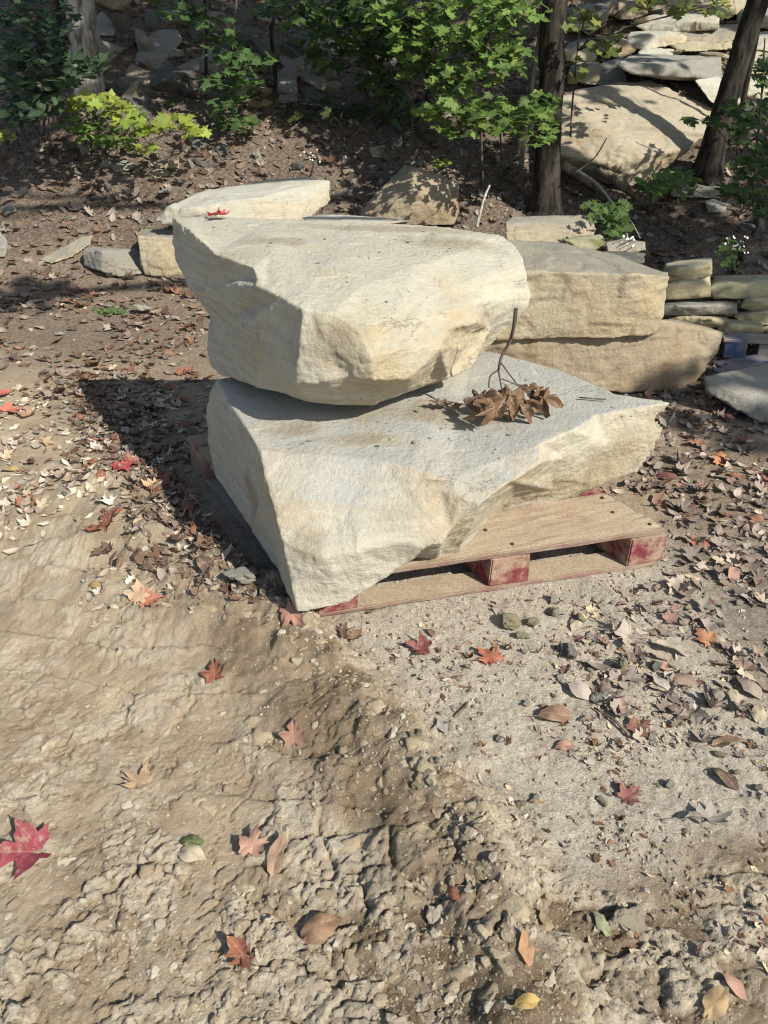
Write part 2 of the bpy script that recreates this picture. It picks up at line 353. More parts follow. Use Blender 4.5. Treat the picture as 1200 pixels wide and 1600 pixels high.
def gz(x, y):
    x = np.atleast_1d(np.asarray(x, float)); y = np.atleast_1d(np.asarray(y, float))
    i = np.clip(np.searchsorted(GX, x) - 1, 0, len(GX) - 2); j = np.clip(np.searchsorted(GY, y) - 1, 0, len(GY) - 2)
    u = np.clip((x - GX[i]) / (GX[i + 1] - GX[i]), 0, 1); v = np.clip((y - GY[j]) / (GY[j + 1] - GY[j]), 0, 1)
    return ZZ[j, i] * (1 - u) * (1 - v) + ZZ[j, i + 1] * u * (1 - v) + ZZ[j + 1, i] * (1 - u) * v + ZZ[j + 1, i + 1] * u * v
def gn(x, y, e=.04):
    n = np.stack([(gz(x - e, y) - gz(x + e, y)) / (2 * e), (gz(x, y - e) - gz(x, y + e)) / (2 * e), np.ones(np.size(x))], 1)
    return n / np.linalg.norm(n, axis=1)[:, None]
def hit(px, py):            # where the ray through a pixel of the photograph meets the ground
    q = P(px, py, z=0.) if py > 430 else P(px, py, Y=4.)
    d = (q - C0); d /= np.linalg.norm(d)
    ts = np.linspace(.6, 25, 2500); pts = C0 + ts[:, None] * d
    k = np.argmax(pts[:, 2] <= gz(pts[:, 0], pts[:, 1])); return pts[k]
ny, nx = XX.shape; idx = np.arange(ny * nx).reshape(ny, nx)
GF = np.stack([idx[:-1, :-1], idx[:-1, 1:], idx[1:, 1:], idx[1:, :-1]], -1).reshape(-1, 4)
ground = mesh('ground', np.stack([XX, YY, ZZ], -1).reshape(-1, 3), GF, M['ground']); tag(ground, kind='structure')
pf = np.stack([XX.ravel(), YY.ravel(), XX.ravel() * 0], 1); nA = fbm(pf * 3.1, 4, 71); nB = fbm(pf * 1.2, 3, 72)
x_, y_, d_ = XX.ravel(), YY.ravel(), DD.ravel()
wet_shade = 1.1 * np.exp(-((d_ + .16) / .17) ** 2) * sm(.5, .8, y_) * sm(2.0, 1.65, y_) * sm(-.5, .2, nA) + .55 * np.exp(-((d_ + .06) / .05) ** 2) * sm(2.0, 1.6, y_)  # damp mud, also darkened for the ridge slope turned from the sun
wet_shade += .62 * sm(1.0, .84, y_ - .12 * x_ + .12 * nA) * sm(-.25, .1, x_ + .2 * nB) * sm(-.45, .1, fbm(pf * 5, 3, 74))
wet_shade += .3 * sm(.0, .45, fbm(pf * 2.6, 4, 75)) * sm(0, -.1, d_) * sm(2.1, 1.8, y_)
soil_shade = np.maximum(sm(5.0, 6.2, y_ + .5 * nB), .78 * sm(3.3, 4.6, y_ + .6 * nB + .25 * np.abs(x_ - .2) * 0))
soil_shade = np.maximum(soil_shade, .6 * sm(.75, 1.3, x_ + .4 * nB) * sm(1.15, 1.9, y_ + .3 * nA) * 1.0)
soil_shade = np.maximum(soil_shade, .7 * np.exp(-(((x_ + .66) * .85 + (y_ - 2.3) * .55) / .2) ** 2) * sm(1.75, 2.0, y_) * sm(4.2, 3.2, y_))  # dark band painted along the boulder's cast shadow
wet_shade += .35 * np.clip(RR.ravel(), 0, 1) * (1 - CHUNK.ravel())
dust = sm(-.02, .08, d_) * sm(2.6, 2.0, y_) * sm(.8, .98, y_ - .12 * x_ + .1 * nA)
pale = .95 * CHUNK.ravel() * (1 - .75 * np.exp(-((d_ + .16) / .14) ** 2) * sm(.7, .95, y_)) * sm(-.35, .2, nA + .2) + .5 * sm(.0, .4, nA) * sm(-.2, -.5, d_) * sm(1.9, 2.4, y_)
for nm, v in (('wet_shade', wet_shade), ('dust', dust), ('soil_shade', soil_shade), ('pale', pale)): vfloat(ground.data, np.clip(v, 0, 1), nm)

# ------------------------------------------------------------------ stones
def rough_stone(V, Fc, voxel, amp=1., scale=1., seed=0, strata=1., facets=1., chisel=.3, lumps=1.):
    """closed rough shape -> evenly meshed, chipped and layered rock surface (numpy V, quads)"""
    me = bpy.data.meshes.new('tmp'); me.from_pydata([tuple(v) for v in V], [], Fc)
    bm = bmesh.new(); bm.from_mesh(me); bmesh.ops.recalc_face_normals(bm, faces=bm.faces); bm.to_mesh(me); bm.free()
    o = bpy.data.objects.new('tmp', me); COL.objects.link(o)
    md = o.modifiers.new('r', 'REMESH'); md.mode = 'VOXEL'; md.voxel_size = voxel; md.adaptivity = 0
    dg = bpy.context.evaluated_depsgraph_get(); ev = o.evaluated_get(dg); em = ev.to_mesh()
    n = len(em.vertices); co = np.empty(n * 3, np.float32); em.vertices.foreach_get('co', co); co = co.reshape(-1, 3).astype(float)
    nr = np.empty(n * 3, np.float32); em.vertex_normals.foreach_get('vector', nr); nr = nr.reshape(-1, 3).astype(float)
    lp = np.empty(len(em.loops), np.int32); em.loops.foreach_get('vertex_index', lp)
    ls = np.empty(len(em.polygons), np.int32); lt = ls.copy(); em.polygons.foreach_get('loop_start', ls); em.polygons.foreach_get('loop_total', lt)
    faces = lp.reshape(-1, 4) if (lt == 4).all() else [lp[a:a + b].tolist() for a, b in zip(ls, lt)]
    ev.to_mesh_clear(); bpy.data.objects.remove(o); bpy.data.meshes.remove(me)
    p = co / scale + seed * 3.17
    side = 1 - sm(.55, .9, np.abs(nr[:, 2]))
    wp = p + .10 * np.stack([fbm(p * 4, 2, 1), fbm(p * 4 + 5, 2, 2), fbm(p * 4 + 9, 2, 3)], 1)
    f1, f2, c, v1 = worley3(wp * np.array([5, 5, 7.]), seed)
    d = lumps * facets * .012 * (c - .5) * sm(.0, .10, f2 - f1) * (.3 + .7 * side)
    f1, f2, c, v1 = worley3(wp * np.array([15, 15, 17.]), seed + 5)
    d += facets * .0065 * (c - .5) * sm(.0, .14, f2 - f1) * (.12 + .88 * side)
    f1, f2, c, v1 = worley3(wp * np.array([38, 38, 42.]), seed + 6)
    d += facets * .0024 * (c - .5) * sm(.0, .2, f2 - f1) * (.2 + .8 * side)
    d += .004 * (1 - side) * np.minimum(fbm(p * 8, 4, seed + 36, .55, True), .35) + lumps * .008 * fbm(p * 4.5, 4, seed + 8) + .0042 * fbm(p * 19, 4, seed + 9, .65) * (.3 + .7 * side)
    d += chisel * side * sm(-.15, .3, fbm(p * 2.6, 3, seed + 11)) * (.0058 * fbm(wp * np.array([15, 15, 8.]), 4, seed + 12, .6, True) + .0022 * fbm(p * 46, 3, seed + 13, .7))
    st = p * np.array([2.2, 2.2, 26.]); st[:, 2] += 2.2 * fbm(p * 2, 3, seed + 15)
    d += strata * side * (.0035 * fbm(st, 3, seed + 20, .6, True) + .002 * fbm(st * 2.3, 2, seed + 21))
    layer = fbm(p * np.array([2.6, 2.6, 2.6]), 5, seed + 30, .42) * 2.6 + .06 * fbm(p * 16, 3, seed + 31)    # thin broken sheets and shell shaped fracture steps
    d += (.0040 * (1 - side) + .0038 * side) * (np.floor(layer) + sm(.9, 1., layer - np.floor(layer)) - layer * .75)
    cr = np.abs(fbm(p * np.array([3., 3., 3.2]) + 7, 4, seed + 33)); d -= .006 * np.exp(-(cr / .006) ** 2) * sm(.15, .4, fbm(p * 2.2, 2, seed + 34))
    return co + nr * (d * amp * scale)[:, None], faces
def mesh_stone(name, V, Fc, mat, label, cat='stone', group=None, anchor=None, **kw):
    V, Fc = rough_stone(V, Fc, **kw)
    c = V.mean(0); c[2] = V[:, 2].min()
    o = mesh(name, V, Fc, mat, loc=c); return tag(o, label, cat, group, 'thing')
def hull(pts):
    bm = bmesh.new()
    for p in pts: bm.verts.new(tuple(p))
    r = bmesh.ops.convex_hull(bm, input=bm.verts)
    bmesh.ops.delete(bm, geom=[v for v in bm.verts if not v.link_faces], context='VERTS')
    bm.verts.index_update(); V = [tuple(v.co) for v in bm.verts]; Fc = [[v.index for v in f.verts] for f in bm.faces]; bm.free(); return V, Fc
def seen_stone(name, outline, creases, inner, zb, shrink, mat, label, cat='stone', **kw):
    """outline/inner: (px, py, {'Y' or 'z'}) where the visible skin stands; the hidden side goes down to zb, drawn in by shrink."""
    def at(q): return P(q[0], q[1], **({'Y': q[2]} if q[3] == 'Y' else {'z': q[2]}))
    n = len(outline); pts = list(outline) + list(inner); key = {(a[0], a[1]): i for i, a in enumerate(pts)}
    ed = []
    for line in creases:
        for a, b in zip(line[:-1], line[1:]): ed.append((key[a], key[b]))
    r = delaunay_2d_cdt([Vector((a[0], -a[1])) for a in pts], ed, [list(range(n))[::-1]], 1, 1e-4)
    src = [o[0] for o in r[3]]
    V3 = [at(pts[i]) for i in src]; Fc = [list(f) for f in r[2]]
    inv = {s: i for i, s in enumerate(src)}; ring = [inv[i] for i in range(n)]
    B = np.array([V3[i] for i in ring]); c = B.mean(0); base = len(V3)
    for b in B: V3.append(np.array([c[0] + (b[0] - c[0]) * shrink, c[1] + (b[1] - c[1]) * shrink, zb]))
    V3.append(np.array([c[0], c[1], zb]))
    for i in range(n):
        j = (i + 1) % n
        Fc += [[ring[i], ring[j], base + j], [ring[i], base + j, base + i], [base + i, base + j, base + n]]
    return mesh_stone(name, V3, Fc, mat, label, cat, **kw)
Yp = lambda L: [(a, b, c, 'Y') for a, b, c in L]
Zp = lambda L: [(a, b, c, 'z') for a, b, c in L]

# lower slab on the pallet
low_out = Zp([(338, 592, .525), (470, 555, .53), (600, 538, .53), (740, 543, .53), (865, 573, .53), (930, 599, .53), (962, 615, .53), (1010, 622, .53), (1053, 628, .525),
              (1044, 664, .43), (1024, 702, .34), (1000, 736, .265), (960, 747, .26), (905, 756, .255), (865, 766, .25), (800, 776, .27), (752, 788, .45),
              (730, 805, .41), (703, 826, .37), (690, 849, .345), (668, 853, .335), (625, 886, .25), (585, 915, .2), (540, 944, .15), (500, 953, .145), (465, 958, .14),
              (459, 948, .14), (436, 898, .145), (387, 820, .15), (335, 742, .165), (325, 690, .27), (322, 640, .38), (326, 612, .47)])
low_in = Zp([(360, 628, .525), (378, 660, .525), (405, 703, .52), (440, 707, .515), (500, 710, .515), (560, 716, .51), (600, 720, .512), (640, 729, .51), (700, 748, .488),
             (800, 752, .475), (845, 722, .49), (842, 695, .51), (891, 674, .515), (930, 649, .52), (1000, 636, .525),
             (413, 745, .475), (425, 790, .425), (442, 846, .35), (455, 905, .24),
             (504, 870, .33), (560, 860, .345), (615, 848, .35), (670, 841, .355), (650, 800, .42), (560, 790, .428), (480, 780, .443), (500, 832, .372), (590, 825, .382), (720, 778, .46),
             (690, 770, .46), (520, 905, .25), (600, 875, .285),
             (860, 738, .36), (880, 715, .415), (950, 695, .405), (1000, 680, .42),
             (352, 690, .36), (372, 740, .30), (395, 790, .24), (420, 850, .19)])
LOW = seen_stone('sandstone_slab', low_out,
    [[(338, 592), (360, 628), (378, 660), (405, 703), (413, 745), (425, 790), (442, 846), (455, 905), (465, 958)],
     [(405, 703), (440, 707), (500, 710), (560, 716), (600, 720), (640, 729), (700, 748), (752, 788)],
     [(752, 788), (800, 752), (845, 722), (842, 695), (891, 674), (930, 649), (1000, 636), (1053, 628)],
     [(442, 846), (504, 870), (560, 860), (615, 848), (670, 841), (690, 849)]],
    low_in, .16, .62, M['hero_low'], 'pale grey topped sandstone slab resting directly on the red pallet', voxel=.0062, amp=.8, seed=3, strata=.2, chisel=.8, lumps=.45)
up_out = Yp([(268, 338, 3.0), (300, 338, 3.03), (420, 341, 3.05), (560, 346, 3.05), (700, 355, 3.0), (780, 366, 2.95), (800, 378, 2.9), (818, 402, 2.8), (833, 468, 2.62), (825, 486, 2.6),
             (792, 505, 2.6), (767, 515, 2.56), (758, 537, 2.5), (740, 574, 2.42), (700, 592, 2.34), (660, 603, 2.33), (635, 615, 2.28), (585, 633, 2.2), (530, 632, 2.18), (480, 628, 2.17),
             (440, 615, 2.22), (400, 606, 2.28), (365, 592, 2.42), (345, 587, 2.52), (327, 570, 2.6), (322, 540, 2.62), (328, 490, 2.66), (310, 470, 2.68), (290, 440, 2.8), (272, 400, 2.94)])
up_in = Yp([(300, 362, 2.76), (338, 398, 2.56), (360, 405, 2.47), (395, 418, 2.36), (402, 447, 2.27), (440, 465, 2.18), (473, 482, 2.09),
            (330, 440, 2.60), (470, 540, 2.06), (462, 599, 2.07), (399, 436, 2.345), (404, 475, 2.33), (414, 452, 2.25), (395, 500, 2.30), (400, 560, 2.28), (350, 500, 2.52), (360, 550, 2.46), (430, 540, 2.18),
            (520, 490, 2.08), (560, 518, 2.045), (578, 556, 2.03), (584, 594, 2.03), (515, 548, 2.056), (510, 597, 2.048), (540, 590, 2.06),
            (640, 591, 2.08), (665, 570, 2.12), (690, 545, 2.17), (697, 515, 2.25), (745, 503, 2.4),
            (590, 612, 2.12), (500, 615, 2.125), (680, 580, 2.3), (725, 545, 2.42), (735, 520, 2.45),
            (690, 460, 2.42), (676, 478, 2.33), (684, 496, 2.28), (720, 445, 2.5), (765, 425, 2.62), (790, 420, 2.66), (745, 470, 2.47), (800, 470, 2.6),
            (420, 398, 2.5), (550, 400, 2.55), (650, 415, 2.52), (560, 450, 2.27), (620, 490, 2.17), (640, 540, 2.08), (720, 395, 2.7), (480, 440, 2.3), (450, 365, 2.8), (640, 375, 2.8)])
UP = seen_stone('sandstone_boulder', up_out,
    [[(268, 338), (300, 362), (338, 398), (360, 405), (395, 418), (402, 447), (440, 465), (473, 482), (470, 540), (462, 599)],
     [(338, 398), (330, 440), (328, 490)], [(473, 482), (520, 490), (560, 518), (578, 556), (584, 594)],
     [(462, 599), (510, 597), (540, 590), (584, 594), (640, 591), (665, 570), (690, 545), (697, 515), (745, 503), (767, 515)],
     [(697, 515), (684, 496), (676, 478), (690, 460), (720, 445), (765, 425)]],
    up_in, .535, .66, M['hero_up'], 'big cream sandstone boulder stacked on top of the pallet slab', voxel=.0060, amp=.9, seed=8, strata=.3, chisel=.8, lumps=.45)

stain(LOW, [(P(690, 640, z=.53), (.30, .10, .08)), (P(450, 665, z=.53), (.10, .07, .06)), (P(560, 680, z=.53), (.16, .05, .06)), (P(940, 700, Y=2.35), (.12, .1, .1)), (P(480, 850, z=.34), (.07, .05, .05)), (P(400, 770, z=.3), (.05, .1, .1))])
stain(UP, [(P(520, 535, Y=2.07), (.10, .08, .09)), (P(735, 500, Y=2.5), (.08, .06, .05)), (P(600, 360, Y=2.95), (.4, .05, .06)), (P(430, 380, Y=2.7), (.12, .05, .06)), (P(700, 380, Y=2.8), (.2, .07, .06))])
def px_stone(name, front, depth, mat, label, shrink=.86, voxel=None, cat='stone', group=None, extra=(), **kw):
    """convex stone: visible corners (px, py, Y), hidden corners further along the lines of sight"""
    if min(f[2] for f in front) > 5.7:           # on the slope: its foot on the ground, its face in front of the slope
        foot = max(front, key=lambda f: f[1]); dy = hit(foot[0], foot[1])[1] - foot[2]
        front = [(a, b, min(y + dy, hit(a, b)[1] - (.16 if b < 140 and a > 870 else .04))) for a, b, y in front]
    A = np.array([P(a, b, Y=y) for a, b, y in front]); c = A.mean(0); dirs = A - C0; dirs /= np.linalg.norm(dirs, axis=1)[:, None]
    Bk = c + (A - c) * shrink + dirs * depth
    V, Fc = hull(np.vstack([A, Bk, *( [np.array(extra)] if len(extra) else [])]))
    ext = (A.max(0) - A.min(0)).max()
    return mesh_stone(name, V, Fc, mat, label, cat, group, voxel=voxel or max(.009, ext / 85), **kw)

# the stack to the right behind
px_stone('sandstone_block', [(700, 505, 3.62), (760, 525, 3.58), (1030, 500, 3.7), (1128, 520, 3.85), (1118, 560, 3.82), (1085, 600, 3.72), (1050, 613, 3.66), (960, 613, 3.6), (880, 575, 3.62), (700, 600, 3.62), (1060, 500, 4.1), (1110, 512, 4.0)],
         .45, M['tan2'], 'wide brown sandstone block at the bottom of the stack behind the pallet', amp=1.2, seed=12, scale=1.25, facets=.9, voxel=.0105)
px_stone('sandstone_block', [(700, 420, 3.6), (770, 422, 3.58), (1000, 428, 3.6), (1048, 432, 3.68), (1040, 470, 3.67), (1030, 500, 3.66), (1022, 522, 3.64), (960, 528, 3.58), (780, 532, 3.56), (700, 530, 3.56), (790, 376, 4.1), (870, 378, 4.15), (960, 398, 4.05), (1044, 425, 3.8)],
         .4, M['tan'], 'tan sandstone block with a dark grey top above the wide brown one', amp=1.2, seed=14, scale=1.25, facets=.9, voxel=.0105)
# behind on the left
px_stone('flat_boulder', [(245, 345, 5.7), (262, 322, 5.75), (320, 297, 6.2), (400, 284, 6.5), (470, 277, 6.6), (516, 282, 6.5), (518, 312, 6.3), (490, 338, 6.0), (472, 318, 5.95), (390, 310, 5.8), (300, 325, 5.65), (255, 352, 5.65), (480, 345, 5.9), (380, 352, 5.7)],
         .3, M['pale'], 'long white topped flat boulder behind the cream boulder at left', amp=1.3, seed=16, scale=1.4)
px_stone('stone_block', [(215, 368, 5.75), (225, 358, 6.0), (285, 357, 6.0), (290, 372, 5.8), (218, 398, 5.72), (226, 430, 5.72), (290, 436, 5.72)], .4, M['tan'], 'half hidden block propping up the left end of the long flat boulder', amp=1.2, seed=17, scale=1.3)
px_stone('stone_block', [(129, 392, 6.0), (145, 386, 6.15), (215, 391, 6.15), (160, 392, 5.85), (229, 403, 6.1), (224, 428, 6.0), (190, 433, 5.85), (158, 425, 5.8), (131, 416, 5.95)], .25, M['grey'], 'small grey squared block on the dirt at far left of the boulders', amp=1.2, seed=18, scale=1.2)
px_stone('stone_slab', [(60, 406, 6.0), (72, 399, 6.1), (128, 370, 6.5), (145, 367, 6.5), (141, 381, 6.3), (112, 402, 6.0), (80, 412, 5.9)], .2, M['tan'], 'thin tan slab tilted against the dark bank at left', amp=1., seed=19, scale=1.)
px_stone('stone_slab', [(0, 360, 6.2), (12, 378, 6.1), (8, 402, 6.), (-40, 405, 6.), (-40, 355, 6.3)], .2, M['grey'], 'grey stone cut off by the left edge on the bank', amp=1., seed=20)
px_stone('pale_slab', [(470, 340, 5.2), (500, 335, 5.4), (575, 338, 5.5), (640, 345, 5.4), (600, 352, 5.2), (480, 352, 5.1)], .3, M['pale'], 'flat pale slab just peeking over the back of the cream boulder', amp=1., seed=21)
px_stone('brown_boulder', [(560, 338, 5.9), (590, 300, 5.95), (632, 258, 6.15), (645, 262, 6.0), (690, 274, 6.1), (714, 285, 6.1), (718, 318, 6.0), (712, 352, 5.9), (648, 300, 5.75), (620, 350, 5.75), (570, 354, 5.8), (700, 325, 5.85), (665, 352, 5.8)],
         .45, M['tan2'], 'brown peaked boulder alone behind the middle of the stack', amp=1.3, seed=22, scale=1.3)
px_stone('pale_boulder', [(789, 348, 5.4), (800, 340, 5.5), (860, 336, 5.6), (915, 336, 5.6), (930, 350, 5.5), (926, 368, 5.4), (880, 380, 5.3), (792, 376, 5.3), (820, 378, 5.3)], .35, M['tan'], 'low rounded tan boulder at the foot of the dark trunk', amp=1.2, seed=23, scale=1.2)
px_stone('mossy_slab', [(880, 375, 4.9), (900, 369, 5.1), (938, 367, 5.1), (948, 378, 4.95), (940, 390, 4.85), (905, 392, 4.85)], .25, M['moss'], 'green mossy slab lying behind the tan block', amp=1., seed=24)
px_stone('mossy_slab', [(945, 378, 4.8), (975, 372, 5.0), (1008, 378, 4.9), (1010, 392, 4.8), (975, 398, 4.7), (948, 394, 4.7)], .2, M['tan'], 'small lumpy stone right of the mossy slab', amp=1.4, seed=25)
px_stone('mossy_slab', [(925, 395, 4.6), (960, 390, 4.8), (1010, 396, 4.7), (1005, 412, 4.5), (940, 412, 4.5)], .2, M['dark'], 'dark flat stone wedged behind the tan block', amp=1., seed=26)
# dry stacked flat stones at the right edge
def slab(name, x0, x1, yb, yt, y0, Yf, mat, label, group, tilt=0, wild=1., yaw=0., **kw):   # back top, front top and front bottom rows of the photograph
    j = lambda a: random.uniform(-a, a); w = x1 - x0; h = y0 - yt; f = []
    for t in (0, .3, .65, 1.):
        e = h * .22 * (t in (0, 1.)); x = x0 + w * t; dz = tilt * (t - .5)
        f += [(x + j(w * wild * .05), yt + e + dz + j(h * .16 * wild), Yf + yaw * (t - .5) + .05 * (t in (0, 1.)) + j(.03)), (x + j(w * .05) - (t - .5) * w * .06, y0 - e * .7 + dz + j(h * .12 * wild), Yf + yaw * (t - .5) + .03 + j(.03)), (x + (.5 - t) * w * .08 + j(w * .05), yb + dz + j(1 + wild), Yf + yaw * (t - .5) + .10 + (yt - yb) * Yf / 300.)]
    return px_stone(name, f, .3, M[mat], label, group=group, shrink=.95, **kw)
for i, (q, m, l) in enumerate([
 ((1038, 1114, 407, 417, 439, 4.42), 'tanw', 'topmost stone of the dry stack at right, tan and tilted'), ((1038, 1112, 432, 441, 468, 4.36), 'tanw', 'rounded tan stone second from the top of the dry stack'),
 ((1110, 1218, 431, 445, 467, 4.4), 'mossw', 'wide greenish stone on the upper right of the dry stack'), ((1158, 1226, 461, 467, 486, 4.36), 'mossw', 'mossy stone against the right edge of the dry stack'),
 ((1029, 1154, 469, 477, 492, 4.30), 'grey', 'long grey flat stone across the middle of the dry stack'), ((1148, 1226, 481, 487, 506, 4.33), 'tanw', 'tan stone at right in the middle course of the dry stack'),
 ((1040, 1143, 491, 497, 513, 4.26), 'tanw', 'tan flat stone under the long grey one in the dry stack'), ((1121, 1195, 497, 506, 525, 4.22), 'mossw', 'yellowish stone low at the right of the dry stack'),
 ((1084, 1148, 511, 516, 531, 4.24), 'tanw', 'bottom stone of the dry stack above the blue wood'), ((1184, 1236, 507, 513, 530, 4.27), 'tanw', 'lowest stone of the dry stack touching the right edge')]):
    slab('stacked_stone', *q, m, l, 'flat stones in the dry stack', tilt=(-10 if i == 0 else -5 if i == 1 else random.uniform(-2, 2)), amp=1.0, seed=30 + i, voxel=.011)
px_stone('grey_slab', [(1100, 590, 3.5), (1140, 580, 3.75), (1230, 560, 3.95), (1230, 625, 3.35), (1190, 632, 3.3), (1130, 606, 3.4), (1105, 612, 3.42), (1150, 640, 3.32), (1188, 660, 3.25), (1230, 665, 3.2)], .35, M['grey'], 'dark grey flat slab lying at the right edge below the blue wood', amp=1., seed=41, scale=1.)
# hillside: the big boulder and the pile above it
px_stone('hill_boulder', [(873, 150, 8.0), (900, 140, 8.2), (960, 131, 8.5), (1015, 124, 8.6), (1045, 138, 8.4), (1118, 172, 8.2), (1112, 200, 7.7), (1085, 226, 7.35), (1012, 244, 7.1), (950, 259, 7.05), (874, 240, 7.2), (875, 262, 7.35), (945, 286, 7.25), (982, 293, 7.2), (1032, 270, 7.35), (930, 200, 7.45), (1040, 175, 7.85), (965, 225, 7.2)],
         .7, M['tan2b'], 'huge tan boulder on the slope between the two dark trunks', amp=1.7, seed=43, scale=1.5, facets=1.4, voxel=.016)
px_stone('slope_stone', [(935, 100, 9.0), (975, 87, 9.1), (979, 127, 8.95), (942, 135, 8.9), (912, 132, 9.0)], .25, M['grey'], 'triangular grey slab standing on edge above the huge boulder', seed=60, group='stones of the upper right pile')
px_stone('slope_stone', [(1085, 125, 8.9), (1130, 118, 9.2), (1190, 150, 9.1), (1170, 178, 8.7), (1110, 160, 8.7)], .4, M['pale'], 'white ribbed stone leaning beneath the broad overhanging slab', seed=61, amp=1.5, group='stones of the upper right pile')
for i, (q, m, l) in enumerate([
 ((976, 1136, 88, 105, 124, 9.0), 'grey', 'broad grey slab overhanging the gap behind the huge boulder'), ((1000, 1052, 76, 82, 94, 9.15), 'pale', 'small pale block sitting on the broad overhanging slab'),
 ((1053, 1150, 63, 68, 82, 9.4), 'tanw', 'tan slab above the right half of the broad slab'), ((1070, 1172, 40, 50, 66, 9.75), 'tan', 'thick pale slab of the upper right pile'),
 ((1003, 1124, 20, 36, 50, 10.0), 'hero_up', 'long sunlit slab near the top of the pile'), ((1078, 1172, 3, 12, 26, 10.5), 'tanw', 'slab at the very top of the right pile'),
 ((930, 990, 58, 66, 86, 9.4), 'tan2', 'pale flat stone left of the broad overhanging slab'), ((884, 936, 62, 74, 98, 9.35), 'tan', 'tan stone in shade left of the pale flat one'),
 ((884, 946, 10, 20, 46, 10.2), 'grey', 'grey stone behind the trunk at the top of the slope'), ((948, 1012, -2, 10, 28, 10.5), 'tan2', 'pale stone beside the dead fronds near the top'),
 ((1018, 1092, -12, 0, 14, 10.8), 'tan', 'pale slab cut by the top edge above the long sunlit one'), ((1150, 1232, 84, 94, 116, 9.15), 'tanw', 'tan stone behind the leaning trunk at right'),
 ((1165, 1232, 120, 128, 152, 8.7), 'pale', 'pale stone right of the leaning trunk'), ((1150, 1232, 14, 24, 42, 10.2), 'tan', 'tan stone in the top right corner'),
 ((1150, 1232, 50, 58, 80, 9.6), 'hero_up', 'pale stone under the top right corner'), ((890, 936, 98, 106, 128, 8.95), 'tan', 'tan stone tucked left of the triangular slab'),
 ((985, 1075, 48, 56, 74, 9.55), 'hero_up', 'cream slab between the long sunlit slab and the broad grey one')]):
    slab('slope_stone', *q, m, l, 'stones of the upper right pile', tilt=random.uniform(-13, 13), wild=2.2, yaw=random.uniform(-.45, .45), amp=1.5, seed=62 + i, voxel=.014)
px_stone('slope_stone', [(1040, 285, 6.9), (1075, 278, 7.2), (1135, 292, 7.), (1125, 310, 6.7), (1050, 308, 6.7)], .3, M['grey'], 'half buried stone in the litter right of the branches', seed=80)
px_stone('slope_stone', [(1100, 315, 6.5), (1115, 310, 6.7), (1140, 320, 6.5), (1130, 333, 6.4), (1105, 333, 6.4)], .3, M['grey'], 'small half buried stone below its bigger neighbour at right', seed=81)
scree = [
 ([(208, 95, 9.0), (222, 62, 9.3), (250, 46, 9.5), (280, 48, 9.5), (285, 65, 9.3), (250, 108, 8.9)], 'grey', 'rounded grey slab high on the left slope'),
 ([(196, 118, 8.7), (205, 100, 8.9), (262, 128, 8.8), (290, 140, 8.6), (240, 152, 8.4)], 'tan2', 'brown slab under the rounded grey one'),
 ([(165, 138, 8.3), (190, 118, 8.6), (240, 140, 8.4), (240, 170, 8.1), (180, 168, 8.1)], 'dark', 'dark stone just right of the grey trunk'),
 ([(145, 30, 9.6), (160, 18, 9.8), (184, 40, 9.7), (178, 58, 9.4), (150, 56, 9.4)], 'grey', 'grey stone right of the trunk near the top'),
 ([(430, 84, 9.3), (448, 70, 9.5), (515, 128, 9.0), (516, 145, 8.8), (495, 140, 8.8), (440, 100, 9.1)], 'grey', 'long plank shaped slab leaning down the slope'),
 ([(432, 130, 8.7), (448, 117, 8.9), (466, 122, 8.9), (464, 160, 8.5), (434, 163, 8.5)], 'grey', 'upright squarish stone below the leaning plank slab'),
 ([(468, 140, 8.7), (490, 134, 8.8), (502, 146, 8.6), (480, 158, 8.4)], 'dark', 'little dark stone beside the upright squarish one'),
 ([(465, 158, 8.5), (500, 146, 8.7), (530, 158, 8.5), (528, 178, 8.2), (470, 180, 8.2)], 'dark', 'mossy dark stone low in the scree'),
 ([(390, 18, 10.2), (402, 12, 10.4), (438, 32, 10.2), (436, 40, 10.0), (400, 30, 10.)], 'tan', 'pale plank shaped stone at the top of the scree'),
 ([(462, 24, 10.2), (480, 20, 10.4), (486, 40, 10.), (468, 46, 9.9)], 'grey', 'small stone near the top middle of the scree'),
 ([(440, 40, 9.9), (480, 46, 10.), (520, 60, 9.8), (515, 75, 9.5), (450, 60, 9.6)], 'dark', 'dark slab above the leaning plank slab'),
 ([(500, 75, 9.5), (525, 70, 9.6), (530, 95, 9.2), (505, 98, 9.1)], 'grey', 'stone at the right of the leaning plank slab'),
 ([(576, 230, 7.7), (600, 226, 7.9), (606, 246, 7.6), (580, 248, 7.5)], 'moss', 'moss tinted stone in the litter behind the peaked boulder'),
 ([(170, 258, 7.2), (195, 250, 7.4), (218, 258, 7.2), (200, 268, 7.), (180, 270, 7.)], 'grey', 'light stone chip on the bank under the yellow leaves'),
 ([(225, 268, 7.), (262, 260, 7.2), (268, 275, 6.9), (240, 280, 6.8)], 'tan', 'tan chip lowest on the bank under the yellow leaves'),
 ([(240, 252, 7.2), (280, 250, 7.3), (282, 262, 7.1), (245, 264, 7.)], 'tan', 'flat tan chip right of the light chip on the bank'),
 ([(290, 222, 7.7), (315, 216, 7.8), (332, 230, 7.6), (310, 240, 7.4)], 'dark', 'dark chip right below the yellow green branch')]
for i, (f, m, l) in enumerate(scree): px_stone('scree_stone', f, .4, M[m], l, amp=1.3, seed=90 + i, voxel=.02, scale=1.5, group='stones of the shaded scree', shrink=.95)
